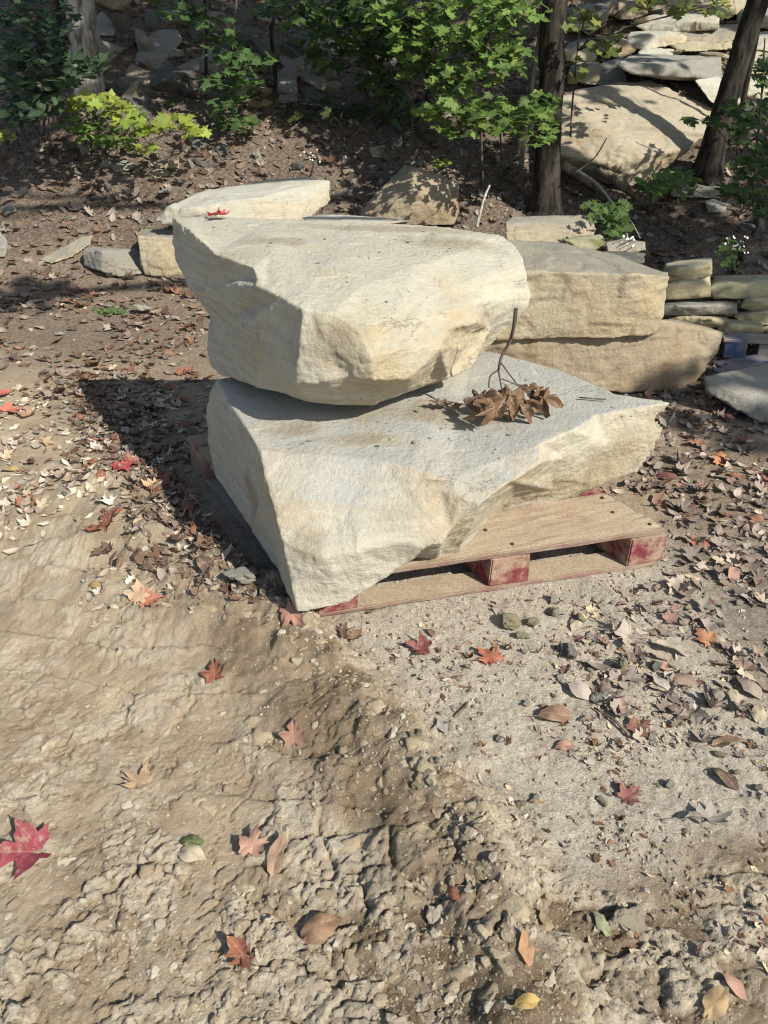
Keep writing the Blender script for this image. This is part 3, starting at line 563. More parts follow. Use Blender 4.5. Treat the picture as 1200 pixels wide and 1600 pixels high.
MARKS = [(135, 80, 'the grey trunk'), (362, 120, 'the small shaded maple sapling'), (427, 110, 'the thin dark stem'), (245, 75, 'the rounded grey slab'), (475, 110, 'the leaning plank slab'), (640, 60, 'the dim maple sapling'), (755, 160, 'the bright maple sapling'), (860, 200, 'the dark furrowed trunk'),
         (200, 185, 'the yellow green branch'), (30, 120, 'the corner shrub'), (380, 315, 'the long flat boulder'), (640, 305, 'the brown peaked boulder'), (100, 392, 'the tilted tan slab'), (130, 298, 'the short rotten log'), (530, 225, 'the mossy log end'),
         (1000, 210, 'the huge boulder'), (1060, 105, 'the broad overhanging slab'), (1150, 120, 'the leaning trunk'), (957, 110, 'the triangular slab'), (1040, 320, 'the dark fallen log'), (950, 320, 'the white bare branch'), (1138, 405, 'the green aster'), (1085, 430, 'the top of the dry stack'), (1085, 10, 'the top edge of the picture'), (500, 10, 'the top edge of the picture'),
         (195, 733, 'the bright red maple leaf'), (22, 645, 'the coral red maple leaf'), (240, 760, 'the orange tan maple leaf'), (225, 490, 'the flat pale stone on the dirt'), (175, 489, 'the green grass tuft'), (196, 655, 'the flat grey stone in the shadow'), (15, 738, 'the ochre leaf at the left edge'), (310, 690, 'the rear left pallet corner'), (390, 860, 'the left pallet side'), (190, 410, 'the grey squared block'), (335, 560, 'the left side of the cream boulder'), (375, 912, 'the half buried pale stone'), (0, 500, 'the left edge of the picture'), (40, 850, 'the left mud edge'),
         (886, 1026, 'the blue grey angular stone'), (1090, 850, 'the orange red leaf by the pallet'), (865, 1123, 'the large curled brown leaf'), (1126, 722, 'the orange leaf beyond the slab tip'), (1100, 1282, 'the long grey leaf'), (1025, 880, 'the right pallet corner'), (1130, 1166, 'the brown cupped leaf'), (762, 1028, 'the red orange maple leaf'), (1185, 950, 'the right edge of the picture'), (690, 1140, 'the silvery grey leaf'), (838, 1257, 'the small tan folded leaf'), (1045, 1020, 'the big pale leaf'), (1040, 640, 'the right tip of the slab'), (1150, 620, 'the dark flat slab at right'), (985, 1243, 'the dusty dark red leaf')]
def where(px, py):
    m = min(MARKS, key=lambda q: math.hypot(q[0] - px, q[1] - py)); dx, dy = px - m[0], py - m[1]
    if 'edge of the picture' in m[2]: return 'beside ' + m[2]
    return (('right of ' if dx > 0 else 'left of ') if abs(dx) > abs(dy) else ('below ' if dy > 0 else 'above ')) + m[2]
def sized(s, a, b): return 'small' if s < a + (b - a) / 3 else 'large' if s > b - (b - a) / 3 else 'medium'
TONE = {'dark': 'dark', 'grey': 'grey', 'tan': 'tan', 'pale': 'white', 'tan2': 'brown', 'hero_up': 'cream', 'hero_low': 'cream', 'moss': 'mossy'}
# smaller scree, copies of eight shapes
protos = []
for i in range(8):
    r = np.random.default_rng(500 + i); n = 15
    q = r.uniform(-1, 1, (n, 3)); q /= np.maximum(np.linalg.norm(q, axis=1), .5)[:, None]; q *= np.array([.5, .36, .17 + .1 * r.random()])
    V, Fc = rough_stone(*hull(q), voxel=.03, amp=2., scale=1., seed=110 + i); protos.append((V, Fc))
def proto_mesh(i, mat):
    key = 'stone_shape_%d_%s' % (i, mat)
    if key not in bpy.data.meshes: return mesh(key, *protos[i], M[mat], obj=False)
    return bpy.data.meshes[key]
zones = [((150, 540, 0, 190), 58, 'chunk of broken stone in the shaded scree between the trees', (.2, .62)),
         ((875, 1200, -10, 118), 26, 'loose slab fragment in the sunlit pile up the slope', (.2, .5)),
         ((540, 860, 0, 230), 30, 'loose stone on the dark slope behind the maple sapling', (.12, .35)),
         ((0, 560, 190, 390), 50, 'stone chip in the leaf litter of the left bank', (.06, .2)),
         ((860, 1200, 270, 420), 32, 'stone chip in the leaf litter of the right bank', (.06, .18))]
for (x0, x1, y0, y1), n, lab, (s0, s1) in zones:
    for k in range(n):
        px, py = random.uniform(x0, x1), random.uniform(y0, y1); h = hit(px, py)
        if h[1] < 5.4: continue
        m = random.choice(['tan', 'tan2', 'hero_up', 'tan'] if 'sunlit' in lab else ['dark', 'dark', 'tan2', 'grey'])  # shaded zones get darkened stone, the sunlit pile light stone
        o = link('loose_stone', proto_mesh(random.randrange(8), m))
        s = random.uniform(s0, s1); o.scale = (s * 1.15, s, s * random.uniform(.7, 1.1)); o.location = (h[0], h[1], h[2] + .03 * s)
        o.rotation_euler = (random.gauss(.25, .42), random.gauss(0, .42), random.uniform(0, 6.28))
        if 'sunlit' in lab: o.scale = (s * 1.25, s * .9, s * random.uniform(.35, .75)); o.rotation_euler = (random.gauss(.05, .22), random.gauss(0, .25), random.uniform(0, 6.28)); o.location.y -= .1 * s
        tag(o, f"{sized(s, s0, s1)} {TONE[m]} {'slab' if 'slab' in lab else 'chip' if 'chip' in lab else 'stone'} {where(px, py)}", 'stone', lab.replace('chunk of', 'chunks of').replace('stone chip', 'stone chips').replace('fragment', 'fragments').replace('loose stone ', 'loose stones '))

# ------------------------------------------------------------------ pallet
O_ = P(497, 974, z=0)[:2]; FRc = P(1030, 890, z=0)[:2]; u = FRc - O_; PW = np.linalg.norm(u); u /= PW
v = P(302, 738, z=0)[:2] - O_; PD = np.linalg.norm(v); v /= PD
perp = np.array([-u[1], u[0]]); 
PZ = .0
def pbox(name, a0, a1, b0, b1, z0, z1, mat, bev=.004, jit=.003):
    bm = bmesh.new(); vs = []
    for z in (z0, z1):
        for a, b in ((a0, b0), (a1, b0), (a1, b1), (a0, b1)):
            q = O_ + u * (a + random.uniform(-jit, jit)) + v * (b + random.uniform(-jit, jit)); vs.append(bm.verts.new((q[0], q[1], z + .016 + random.uniform(-jit, jit) * .4)))
    for f in ((3, 2, 1, 0), (4, 5, 6, 7), (0, 1, 5, 4), (1, 2, 6, 5), (2, 3, 7, 6), (3, 0, 4, 7)): bm.faces.new([vs[i] for i in f])
    bmesh.ops.subdivide_edges(bm, edges=[e for e in bm.edges if e.calc_length() > .2], cuts=14, use_grid_fill=True)
    for q in bm.verts:
        q.co += Vector((random.gauss(0, .0012), random.gauss(0, .0012), random.gauss(0, .0009)))
    bmesh.ops.bevel(bm, geom=[e for e in bm.edges if e.is_manifold and e.calc_face_angle(0) > .9], offset=bev, segments=2, affect='EDGES')
    me = bpy.data.meshes.new(name); bm.to_mesh(me); bm.free(); me.materials.append(M[mat]); return link(name, me)
pal = empty('wooden_pallet', (*(O_ + u * PW / 2 + v * PD / 2), 0), 'dusty red painted wooden pallet under the two hero sandstone blocks', 'pallet')
pal['label'] = 'dusty wooden pallet with red painted blocks under the pale sandstone slab'
bw, bd, bh = .135, .15, .112
for ia, a in enumerate((0, (PW - bw) / 2 + .04, PW - bw)):
    for ib, b in enumerate((0.0, (PD - bd) / 2, PD - bd)):
        child(pbox('block', a, a + bw, b, b + bd, .022, .022 + bh, 'wood_red' if ib == 0 else ('wood_pink' if ia == 0 else 'wood_red')), pal)
for b in (.0, PD - .1): child(pbox('bottom_board', -.004, PW - .02, b + .004, b + .105, .0, .021, 'wood_pink'), pal)
for a in (.0, (PW - .1) / 2 + .04, PW - .1): child(pbox('bottom_board', a + .006, a + .104, .108, PD - .104, .001, .0205, 'wood_grey' if a < .1 else 'wood_pink'), pal)
b = 0.; top = [.28, .14, .12, .14, .12, .14, .1]
zt = .022 + bh
for i, w_ in enumerate(top):
    if b + w_ > PD: w_ = PD - b
    if w_ < .04: break
    child(pbox('top_board', -.005 + .01 * (i % 2), PW + (.0 if i % 2 else -.01), b, b + w_, zt + .001 + (.004 if i == 1 else 0), zt + .025 + (.005 if i == 1 else 0), 'wood_pink' if i != 1 else 'wood_red'), pal)
    b += w_ + .022
for a in (bw / 2, PW / 2 + .04, PW - bw / 2):
    for b in (.035, .14, .245):
        q = O_ + u * (a + random.uniform(-.03, .03)) + v * b; t_ = np.linspace(0, 2 * PI, 9)[:-1]; zz = zt + .0455
        V_ = [(q[0] + .006 * math.cos(x_), q[1] + .006 * math.sin(x_), zz) for x_ in t_] + [(q[0] + .007 * math.cos(x_), q[1] + .007 * math.sin(x_), zz - .006) for x_ in t_]
        child(mesh('nail', V_, [list(range(8))] + [[i, i + 8, (i + 1) % 8 + 8, (i + 1) % 8] for i in range(8)], M['bark_dark']), pal)
# broken blue pallet at the right edge
def plank(name, p0, p1, wd, th, mat, par=None, up=Vector((0, 0, 1))):
    p0, p1 = Vector(p0), Vector(p1); ax = (p1 - p0).normalized(); sd_ = ax.cross(up).normalized(); nn = sd_.cross(ax)
    bm = bmesh.new(); vs = []
    for s in (p0, p1):
        for i, j in ((-1, -1), (1, -1), (1, 1), (-1, 1)): vs.append(bm.verts.new(s + sd_ * wd / 2 * i + nn * th / 2 * j))
    for f in ((3, 2, 1, 0), (4, 5, 6, 7), (0, 1, 5, 4), (1, 2, 6, 5), (2, 3, 7, 6), (3, 0, 4, 7)): bm.faces.new([vs[i] for i in f])
    bmesh.ops.recalc_face_normals(bm, faces=bm.faces); bmesh.ops.bevel(bm, geom=bm.edges[:], offset=.004, segments=1, affect='EDGES')
    me = bpy.data.meshes.new(name); bm.to_mesh(me); bm.free(); me.materials.append(M[mat]); o = link(name, me)
    return child(o, par) if par else o
bp = P(1175, 570, z=0.); blue = empty('blue_pallet', bp, 'broken blue painted pallet below the dry stack at right', 'pallet')
plank('block', P(1130, 540, Y=4.15), P(1165, 540, Y=4.12), .10, .12, 'wood_blue', blue)
plank('block', P(1180, 548, Y=4.15), P(1235, 548, Y=4.12), .10, .12, 'wood_grey', blue)
plank('top_board', P(1125, 526, Y=4.16), P(1240, 532, Y=4.12), .14, .02, 'wood_grey', blue)
plank('bottom_board', P(1120, 572, Y=4.0), P(1240, 552, Y=4.12), .10, .02, 'wood_blue', blue)
plank('bottom_board', P(1120, 583, Y=3.8), P(1240, 566, Y=3.95), .09, .02, 'wood_blue', blue)

# ------------------------------------------------------------------ leaves
def outline(kind):
    if kind == 'maple':
        h = [(.04, .02), (.2, -.12), (.30, -.06), (.44, -.07), (.33, .1), (.47, .2), (.52, .34), (.68, .5), (.47, .47), (.38, .52), (.19, .46), (.24, .6), (.29, .7), (.15, .75), (.08, .88)]; ctr = (0, .3)
    elif kind == 'oval':
        h = [(.03, .03), (.13, .12), (.22, .28), (.26, .45), (.23, .63), (.15, .8), (.06, .93)]; ctr = (0, .45)
    elif kind == 'oak':
        h = [(.03, .02), (.1, .12), (.22, .18), (.12, .28), (.28, .4), (.33, .48), (.16, .52), (.27, .66), (.29, .74), (.13, .76), (.1, .9)]; ctr = (0, .5)
    elif kind == 'crown':
        h = [(.12, .08), (.36, .36), (.26, .72)]; ctr = (0, .45)
    else:
        h = [(.06, .1), (.2, .35), (.17, .7)]; ctr = (0, .45)
    o = h + [(0, 1)] + [(-a, b) for a, b in h[::-1]] + [(0, 0)]
    return np.array(o), np.array(ctr)
def leaf_geo(kind, curl=.3, fold=.2, wav=.06, rings=1, seed=0, stalk=True):
    """outline with a raised midrib, curled; rings of inner points; returns V, triangle F (unit length leaf)"""
    o, c = outline(kind); n = len(o); r = np.random.default_rng(seed)
    o = c + (o - c) * (1 + r.normal(0, .05 if rings == 2 else .03, (n, 1)) - (.35 * (r.random((n, 1)) < .06) if rings == 2 else 0)) * np.array([1 + .12 * np.sign(r.random() - .5), 1]); o[:, 0] += .10 * r.normal() * o[:, 1] ** 2; V = [np.array([c[0], c[1]])]; fs = [0.55, 1.] if rings == 2 else [1.]
    for f in fs: V += list(c + (o - c) * f)
    V = np.array(V); Fc = []
    for i in range(n):
        j = (i + 1) % n; Fc.append((0, 1 + i, 1 + j))
        if rings == 2: Fc += [(1 + i, 1 + n + i, 1 + n + j), (1 + i, 1 + n + j, 1 + j)]
    x, y = V[:, 0], V[:, 1]; a = r.uniform(0, 6.28)
    z = fold * np.abs(x) + curl * ((y - .45) ** 2 * 1.1 + x ** 2 * 1.3) + wav * np.sin(7 * x + a) * np.cos(6 * y + a * 2) + r.normal(0, .012, len(x))
    z[0] -= .01; z = z + (.05 * fbm(np.column_stack([x * 3, y * 3, np.full(len(x), seed * 1.7)]), 3, seed) if rings == 2 else 0)
    V3 = np.stack([x, y - .45, z], 1)
    if stalk:
        b = len(V3); z0 = V3[np.argmin(np.abs(V3[:, 0]) + np.abs(V3[:, 1] + .45)), 2]
        V3 = np.vstack([V3, [[-.012, -.43, z0], [.012, -.43, z0], [.03, -.85, z0 + .05]]]); Fc.append((b, b + 1, b + 2))
    return V3, np.array(Fc)
LM = {}
def leaf_mesh(kind, var, mat, live=False):
    k = (kind, var, mat)
    if k not in LM:
        r = np.random.default_rng(hash((kind, var)) % 1000 if False else var * 7 + len(kind))
        if live: V, Fc = leaf_geo(kind, -.25 + .3 * r.random(), .15 * r.random(), .05, 1, var)
        else: V, Fc = leaf_geo(kind, r.choice([-.45, .3, .5, .2, -.25]) * r.uniform(.5, 1.), r.uniform(0, .3), .09, 2, var)
        LM[k] = mesh('leaf_shape', V, Fc, M[mat], obj=False)
    return LM[k]
def frame_of(nrm, ang):
    n = Vector(nrm).normalized(); t = Vector((math.cos(ang), math.sin(ang), 0)); t = (t - n * t.dot(n)).normalized(); s = t.cross(n)
    return Matrix((s, t, n)).transposed()
def join_leaves(name, pos, nrm, ang, size, cols, geos, mat, parent=None):
    """many leaves as one mesh of kind stuff"""
    pos = np.asarray(pos, float); nrm = np.asarray(nrm, float); nrm = nrm / np.linalg.norm(nrm, axis=1)[:, None]
    t = np.stack([np.cos(ang), np.sin(ang), 0 * ang], 1); t -= nrm * (t * nrm).sum(1)[:, None]; t /= np.linalg.norm(t, axis=1)[:, None]; s = np.cross(t, nrm)
    VV, FF, CC = [], [], []; base = 0; which = rng.integers(0, len(geos), len(pos))
    for g, (V, Fc) in enumerate(geos):
        m = which == g
        if not m.any(): continue
        k = m.sum(); w = size[m][:, None, None]
        X = pos[m][:, None] + w * (V[None, :, 0:1] * s[m][:, None] + V[None, :, 1:2] * t[m][:, None] + V[None, :, 2:3] * nrm[m][:, None])
        VV.append(X.reshape(-1, 3)); FF.append((Fc[None] + (base + np.arange(k) * len(V))[:, None, None]).reshape(-1, 3)); base += k * len(V)
        CC.append(np.repeat(cols[m], len(V), 0))
    o = mesh(name, np.vstack(VV), np.vstack(FF), mat, smooth=True); vcol(o.data, np.vstack(CC)); o['kind'] = 'stuff'
    if parent is not None: child(o, parent)
    return o

RED = (.38, .035, .045); CRIM = (.27, .022, .05); RUST = (.28, .075, .03); ORANGE = (.5, .2, .06); TAN = (.42, .27, .14); BROWN = (.19, .10, .05); DBROWN = (.10, .055, .035)
PINK = (.42, .21, .14); GRY = (.27, .225, .19); PALE = (.47, .38, .25); YEL = (.5, .33, .06); PGREEN = (.30, .34, .17); GRN = (.07, .12, .025)
def fallen(px, py, size, kind, col, label, ang=None, tilt=.25, zoff=.0, at=None, var=None, name='fallen_leaf', group=None):
    h = hit(px, py) if at is None else np.asarray(at)
    n = gn(h[0], h[1])[0] if at is None else np.array([0, 0, 1.])
    n = n + np.array([random.gauss(0, tilt * .5), random.gauss(-.1, tilt * .5), 0])
    lm_ = leaf_mesh(kind, random.randrange(6) if var is None else var, 'leaf'); o = link(name, lm_)
    if at is None:
        t_ = np.linspace(0, 6.28, 9)[:-1]; r_ = gz(h[0] + .38 * size * np.cos(t_), h[1] + .38 * size * np.sin(t_)) + (np.cos(t_) * n[0] + np.sin(t_) * n[1]) * .38 * size / n[2]; h = np.array([h[0], h[1], max(h[2], np.sort(r_)[-3])])
    zs = np.array([q_.co.z for q_ in lm_.vertices]); low = float(np.percentile(zs, 25))
    o.matrix_world = Matrix.Translation((h[0], h[1], h[2] - low * size + .004 + .06 * size + zoff)) @ (frame_of(n, random.uniform(0, 6.28) if ang is None else ang).to_4x4()) @ Matrix.Scale(size, 4)
    j = random.uniform(.85, 1.15); g_ = sum(col) / 3; o.color = (*[min(1, (c * .8 + g_ * .2) * j * .92) for c in col], 1)
    return tag(o, label, 'leaf', group)
A = math.radians
for a in [
 (28, 1338, .125, 'maple', CRIM, 'large crimson maple leaf cut by the left edge on the mud', A(200)),
 (398, 1316, .070, 'maple', PINK, 'salmon tan maple leaf touching a brown oval leaf', A(75)),
 (432, 1345, .095, 'oval', (.36, .21, .12), 'brown oval leaf beside the salmon maple leaf', A(80)),
 (300, 1342, .075, 'oval', PALE, 'pale straw leaf lying half over a small green one', A(-10)),
 (300, 1320, .055, 'oval', GRN, 'small dark green leaf under the pale straw one', A(-5)),
 (497, 1458, .10, 'oval', (.32, .17, .08), 'curled caramel leaf with a pointed tip in the clods', A(30)),
 (380, 1500, .075, 'oak', RUST, 'rust brown crumpled leaf low on the clods', A(130)),
 (708, 1407, .042, 'oval', RUST, 'tiny rust leaf on smooth mud at lower middle', A(130)),
 (852, 1447, .058, 'oval', (.36, .25, .13), 'tan oval leaf above the orange brown one', A(70)),
 (820, 1487, .065, 'oval', (.45, .22, .08), 'orange brown oval leaf near the bottom middle', A(100)),
 (942, 1452, .052, 'oval', PGREEN, 'pale green leaf on the large clod', A(110)),
 (820, 1574, .05, 'oval', YEL, 'yellow orange leaf at the bottom edge', A(10)),
 (1110, 1582, .075, 'oval', (.42, .27, .11), 'large tan leaf in the bottom right corner', A(40)),
 (1145, 1543, .055, 'oval', PINK, 'thin pinkish leaf above the bottom right corner', A(-50)),
 (335, 1053, .075, 'maple', RUST, 'rust red curled maple leaf on the sunlit mud', A(100)),
 (458, 1150, .07, 'maple', (.33, .15, .10), 'dusty red brown maple leaf in the wheel rut', A(95)),
 (212, 1222, .075, 'maple', TAN, 'tan maple leaf half sunk in the cracked mud', A(150)),
 (218, 930, .085, 'maple', (.5, .3, .17), 'pale orange maple leaf overlapping a red one', A(100)),
 (240, 943, .075, 'maple', (.42, .12, .06), 'orange red maple leaf overlapped by a pale one', A(20)),
 (150, 917, .05, 'oval', (.30, .19, .05), 'small yellow brown curled leaf on the left mud', A(160)),
 (461, 970, .095, 'maple', (.45, .19, .12), 'salmon maple leaf at the lowest corner of the pale slab', A(-60)),
 (535, 993, .08, 'oak', DBROWN, 'dark shrivelled leaf below the front of the pallet', A(90)),
 (552, 1000, .07, 'oak', BROWN, 'brown shrivelled leaf right of the dark shrivelled one', A(50)),
 (190, 735, .10, 'maple', (.5, .03, .05), 'bright red maple leaf at the edge of the boulder shadow', A(170)),
 (212, 725, .09, 'maple', (.36, .13, .09), 'dull red maple leaf right behind the bright red one', A(60)),
 (240, 760, .085, 'maple', (.55, .33, .16), 'orange tan maple leaf at the sunny edge of the shadow', A(95)),
 (865, 1123, .10, 'oval', (.26, .14, .08), 'large curled brown leaf on the dusty ground at right', A(5)),
 (762, 1028, .085, 'maple', (.42, .10, .04), 'red orange maple leaf just in front of the pallet', A(130)),
 (652, 1017, .075, 'maple', (.22, .04, .04), 'dark red leaf in front of the pallet', A(170)),
 (1090, 850, .08, 'maple', (.5, .13, .05), 'orange red maple leaf right of the pallet corner', A(100)),
 (1126, 722, .09, 'maple', (.5, .17, .04), 'orange maple leaf in the litter beyond the slab tip', A(70)),
 (1100, 998, .07, 'maple', (.42, .15, .05), 'orange leaf in the grey litter at right', A(110)),
 (1100, 1282, .12, 'oak', (.33, .29, .25), 'long grey leaf in the dust near the right edge', A(15)),
 (1130, 1166, .085, 'oval', (.27, .15, .08), 'brown cupped leaf near the right edge', A(10)),
 (1130, 1220, .075, 'oval', DBROWN, 'dark rolled leaf below the brown cupped one', A(-60)),
 (985, 1243, .06, 'maple', (.24, .07, .06), 'dusty dark red leaf in the grey dust', A(30)),
 (838, 1257, .045, 'oval', TAN, 'small tan folded leaf alone on grey dust', A(20)),
 (880, 1170, .055, 'oval', PINK, 'pinkish leaf piece at the dusty middle right', A(20)),
 (1000, 1143, .065, 'maple', (.28, .10, .07), 'reddish leaf by a stick in the grey litter', A(20)),
 (690, 1140, .06, 'oval', (.33, .30, .29), 'silvery grey leaf at the middle of the dusty ground', A(110)),
 (22, 645, .11, 'maple', (.55, .12, .07), 'big coral red maple leaf near the left edge', A(30)),
 (45, 650, .10, 'maple', (.5, .27, .15), 'peach maple leaf touching the coral red one', A(120)),
 (10, 618, .09, 'maple', (.45, .07, .05), 'red leaf at the far left edge', A(60)),
 (15, 738, .07, 'oval', (.45, .30, .07), 'yellow ochre leaf at the left edge', A(15)),
 (80, 1170, .06, 'oval', PALE, 'pale leaf pressed flat in the mud at left', A(60)),
 (1070, 910, .09, 'oval', PALE, 'pale beige leaf in the litter behind the right corner', A(10)),
 (1045, 1020, .10, 'oval', (.46, .38, .28), 'big pale leaf in the litter right of the stones', A(-20)),
 (990, 1000, .11, 'maple', (.40, .33, .26), 'large faded maple leaf behind the blue grey stone', A(20)),
 (1170, 1080, .095, 'oval', (.30, .24, .19), 'folded grey brown leaf standing in the right litter', A(120)),
 (1030, 1075, .08, 'oval', (.42, .33, .22), 'beige leaf right of the pale green stone', A(0))]: fallen(*a[:6], ang=a[6])
# leaf on the very top of the cream boulder
q = P(345, 336, Y=2.99); fallen(0, 0, .085, 'maple', (.6, .03, .04), 'scarlet maple leaf on top of the cream boulder', ang=.2, at=q - np.array([0, 0, .005]), tilt=.5)
fallen(0, 0, .04, 'oval', (.38, .24, .06), 'small ochre leaf on the slab in front of the dead twig', ang=.1, at=P(735, 657, z=.53))
fallen(0, 0, .09, 'oak', DBROWN, 'dark curled leaf on the slab left of the dead twig', ang=.1, at=P(686, 634, z=.53))
fallen(0, 0, .07, 'oak', BROWN, 'brown curled leaf scrap on the slab nearest the boulder', ang=1.4, at=P(712, 640, z=.53))
# the rest of the coloured leaves, one by one
def in_pallet(x, y):
    r = np.array([x, y]) - O_; m = np.linalg.solve(np.array([u, v]).T, r); return -.08 < m[0] < PW + .03 and -.05 < m[1] < PD + .05
zl = [((0, 330, 540, 860), 46, [(RUST, 'rust'), (TAN, 'tan'), (PALE, 'straw coloured'), (PALE, 'straw coloured'), (PINK, 'salmon')], 'leaf among the pale litter left of the stacked stones', (.04, .075)),
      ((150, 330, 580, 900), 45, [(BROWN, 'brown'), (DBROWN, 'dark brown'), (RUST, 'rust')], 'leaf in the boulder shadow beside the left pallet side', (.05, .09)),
      ((880, 1200, 820, 1150), 60, [(GRY, 'grey'), ((.3, .2, .14), 'brown'), (PALE, 'beige'), ((.17, .12, .09), 'dark brown'), ((.38, .32, .27), 'pale grey')], 'dry leaf in the litter right of the pallet corner', (.04, .085)),
      ((1000, 1200, 630, 820), 26, [((.24, .09, .05), 'rust'), (BROWN, 'brown'), ((.22, .06, .05), 'dull red')], 'leaf on the ground beyond the right tip of the slab', (.05, .09)),
      ((0, 330, 430, 560), 30, [(BROWN, 'brown'), ((.24, .11, .06), 'rust'), (GRY, 'grey')], 'leaf on the dim dirt behind the left sunlit patch', (.05, .09))]
for (x0, x1, y0, y1), n, cs, lab, (s0, s1) in zl:
    for k in range(n):
        px, py = random.uniform(x0, x1), random.uniform(y0, y1); h = hit(px, py)
        if in_pallet(h[0], h[1]) or h[1] < .8: continue
        c, cn = random.choice(cs)
        sz = random.uniform(s0, s1); kd = random.choice(['maple', 'oval', 'oak', 'oval'])
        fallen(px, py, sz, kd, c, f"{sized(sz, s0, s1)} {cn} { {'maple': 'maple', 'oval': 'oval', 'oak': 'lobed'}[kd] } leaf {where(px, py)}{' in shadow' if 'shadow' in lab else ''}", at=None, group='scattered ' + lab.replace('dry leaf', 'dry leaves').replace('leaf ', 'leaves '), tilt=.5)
# litter too thick to count
simple = [leaf_geo(k, c, f, .08, 1, s, False) for k, c, f, s in (('tiny', .5, .3, 1), ('tiny', -.5, .5, 2), ('oval', .7, .3, 3), ('oval', -.4, .6, 4), ('oak', .8, .4, 5), ('maple', .7, .4, 6), ('tiny', 1.2, .1, 7), ('tiny', .9, .8, 8))]
def scatter(name, n, sampler, smin, smax, pal_, tilt=.45):
    x, y = sampler(n); keep = np.array([not in_pallet(a, b) for a, b in zip(x, y)]); x, y = x[keep], y[keep]; n = len(x)
    nn = gn(x, y) + rng.normal(0, tilt, (n, 3)) * np.array([1, 1, .2]); nn[:, 2] = np.abs(nn[:, 2]) + .15; sz = rng.uniform(smin, smax, n) * rng.uniform(.6, 1, n)
    c = np.array(pal_)[rng.integers(0, len(pal_), n)] * rng.uniform(.65, 1.25, (n, 1))
    return join_leaves(name, np.stack([x, y, gz(x, y) + sz * rng.uniform(-.04, .10, n)], 1), nn, rng.uniform(0, 6.28, n), sz, c, simple, M['litter'])
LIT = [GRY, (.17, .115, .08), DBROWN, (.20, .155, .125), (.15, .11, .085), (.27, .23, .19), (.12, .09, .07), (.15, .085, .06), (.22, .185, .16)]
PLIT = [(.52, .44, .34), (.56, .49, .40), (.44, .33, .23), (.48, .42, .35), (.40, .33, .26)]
def box(x0, x1, y0, y1, dens=None):
    def f(n):
        x = rng.uniform(x0, x1, n * 3); y = rng.uniform(y0, y1, n * 3)
        if dens is not None: k = rng.random(n * 3) < dens(x, y); x, y = x[k], y[k]
        return x[:n], y[:n]
    return f
def nz2(x, y, s, sd): return fbm(np.stack([x * s, y * s, 0 * x], 1), 3, sd)
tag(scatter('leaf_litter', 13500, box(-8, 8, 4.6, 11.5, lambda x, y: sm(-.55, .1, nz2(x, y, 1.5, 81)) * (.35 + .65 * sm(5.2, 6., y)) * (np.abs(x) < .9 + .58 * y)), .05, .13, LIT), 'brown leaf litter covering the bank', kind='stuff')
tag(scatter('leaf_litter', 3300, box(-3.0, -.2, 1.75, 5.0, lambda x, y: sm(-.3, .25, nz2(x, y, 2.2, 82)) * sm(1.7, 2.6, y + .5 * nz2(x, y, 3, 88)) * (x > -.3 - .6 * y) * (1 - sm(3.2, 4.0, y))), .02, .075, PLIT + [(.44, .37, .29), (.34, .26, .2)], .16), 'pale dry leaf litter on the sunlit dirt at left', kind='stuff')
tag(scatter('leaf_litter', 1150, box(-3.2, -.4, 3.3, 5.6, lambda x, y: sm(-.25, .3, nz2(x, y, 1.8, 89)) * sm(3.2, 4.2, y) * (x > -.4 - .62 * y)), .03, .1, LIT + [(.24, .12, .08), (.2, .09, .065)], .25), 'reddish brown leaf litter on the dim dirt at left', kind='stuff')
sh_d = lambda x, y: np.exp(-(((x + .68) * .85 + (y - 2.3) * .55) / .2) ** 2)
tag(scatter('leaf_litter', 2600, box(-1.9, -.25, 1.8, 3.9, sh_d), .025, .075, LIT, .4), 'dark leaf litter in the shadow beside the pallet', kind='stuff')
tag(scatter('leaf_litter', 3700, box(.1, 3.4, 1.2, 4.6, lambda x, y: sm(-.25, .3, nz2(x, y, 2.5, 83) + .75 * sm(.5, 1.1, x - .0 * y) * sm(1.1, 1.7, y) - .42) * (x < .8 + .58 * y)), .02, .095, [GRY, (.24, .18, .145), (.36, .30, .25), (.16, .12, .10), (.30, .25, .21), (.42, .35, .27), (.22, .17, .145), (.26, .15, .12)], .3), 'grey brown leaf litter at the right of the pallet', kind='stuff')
tag(scatter('leaf_litter', 1500, box(-.3, 1.3, .75, 1.9, lambda x, y: sm(0, .15, crest_dist(x, y)[0]) * sm(-.2, .4, nz2(x, y, 4, 84))), .008, .035, [GRY, BROWN, (.36, .30, .25), DBROWN, PALE], .35), 'crumbled leaf scraps in the dusty ground', kind='stuff')

# ------------------------------------------------------------------ clods and pebbles
def ico(sub):
    bm = bmesh.new(); bmesh.ops.create_icosphere(bm, subdivisions=sub, radius=1); bm.verts.index_update()
    V = np.array([v_.co[:] for v_ in bm.verts]); Fc = np.array([[a.index for a in f.verts] for f in bm.faces]); bm.free(); return V, Fc
def lump(sub, seed, flat=.7):
    V, Fc = ico(sub); r = np.random.default_rng(seed)
    for _ in range(7):
        n = r.normal(size=3); n /= np.linalg.norm(n); d = V @ n; c = r.uniform(.35, .8); V = V - n * np.maximum(d - c, 0)[:, None]
    V = V * (1 + .55 * fbm(V * 1.9 + seed, 4, seed, .7) + .3 * np.abs(fbm(V * 4 + seed, 2, seed + 3)) + (.16 * fbm(V * 9, 2, seed + 4) if sub > 2 else 0) + (.10 * fbm(V * 20, 2, seed + 6) if sub > 9 else 0))[:, None] * np.array([1, r.uniform(.6, .95), flat]); return V, Fc
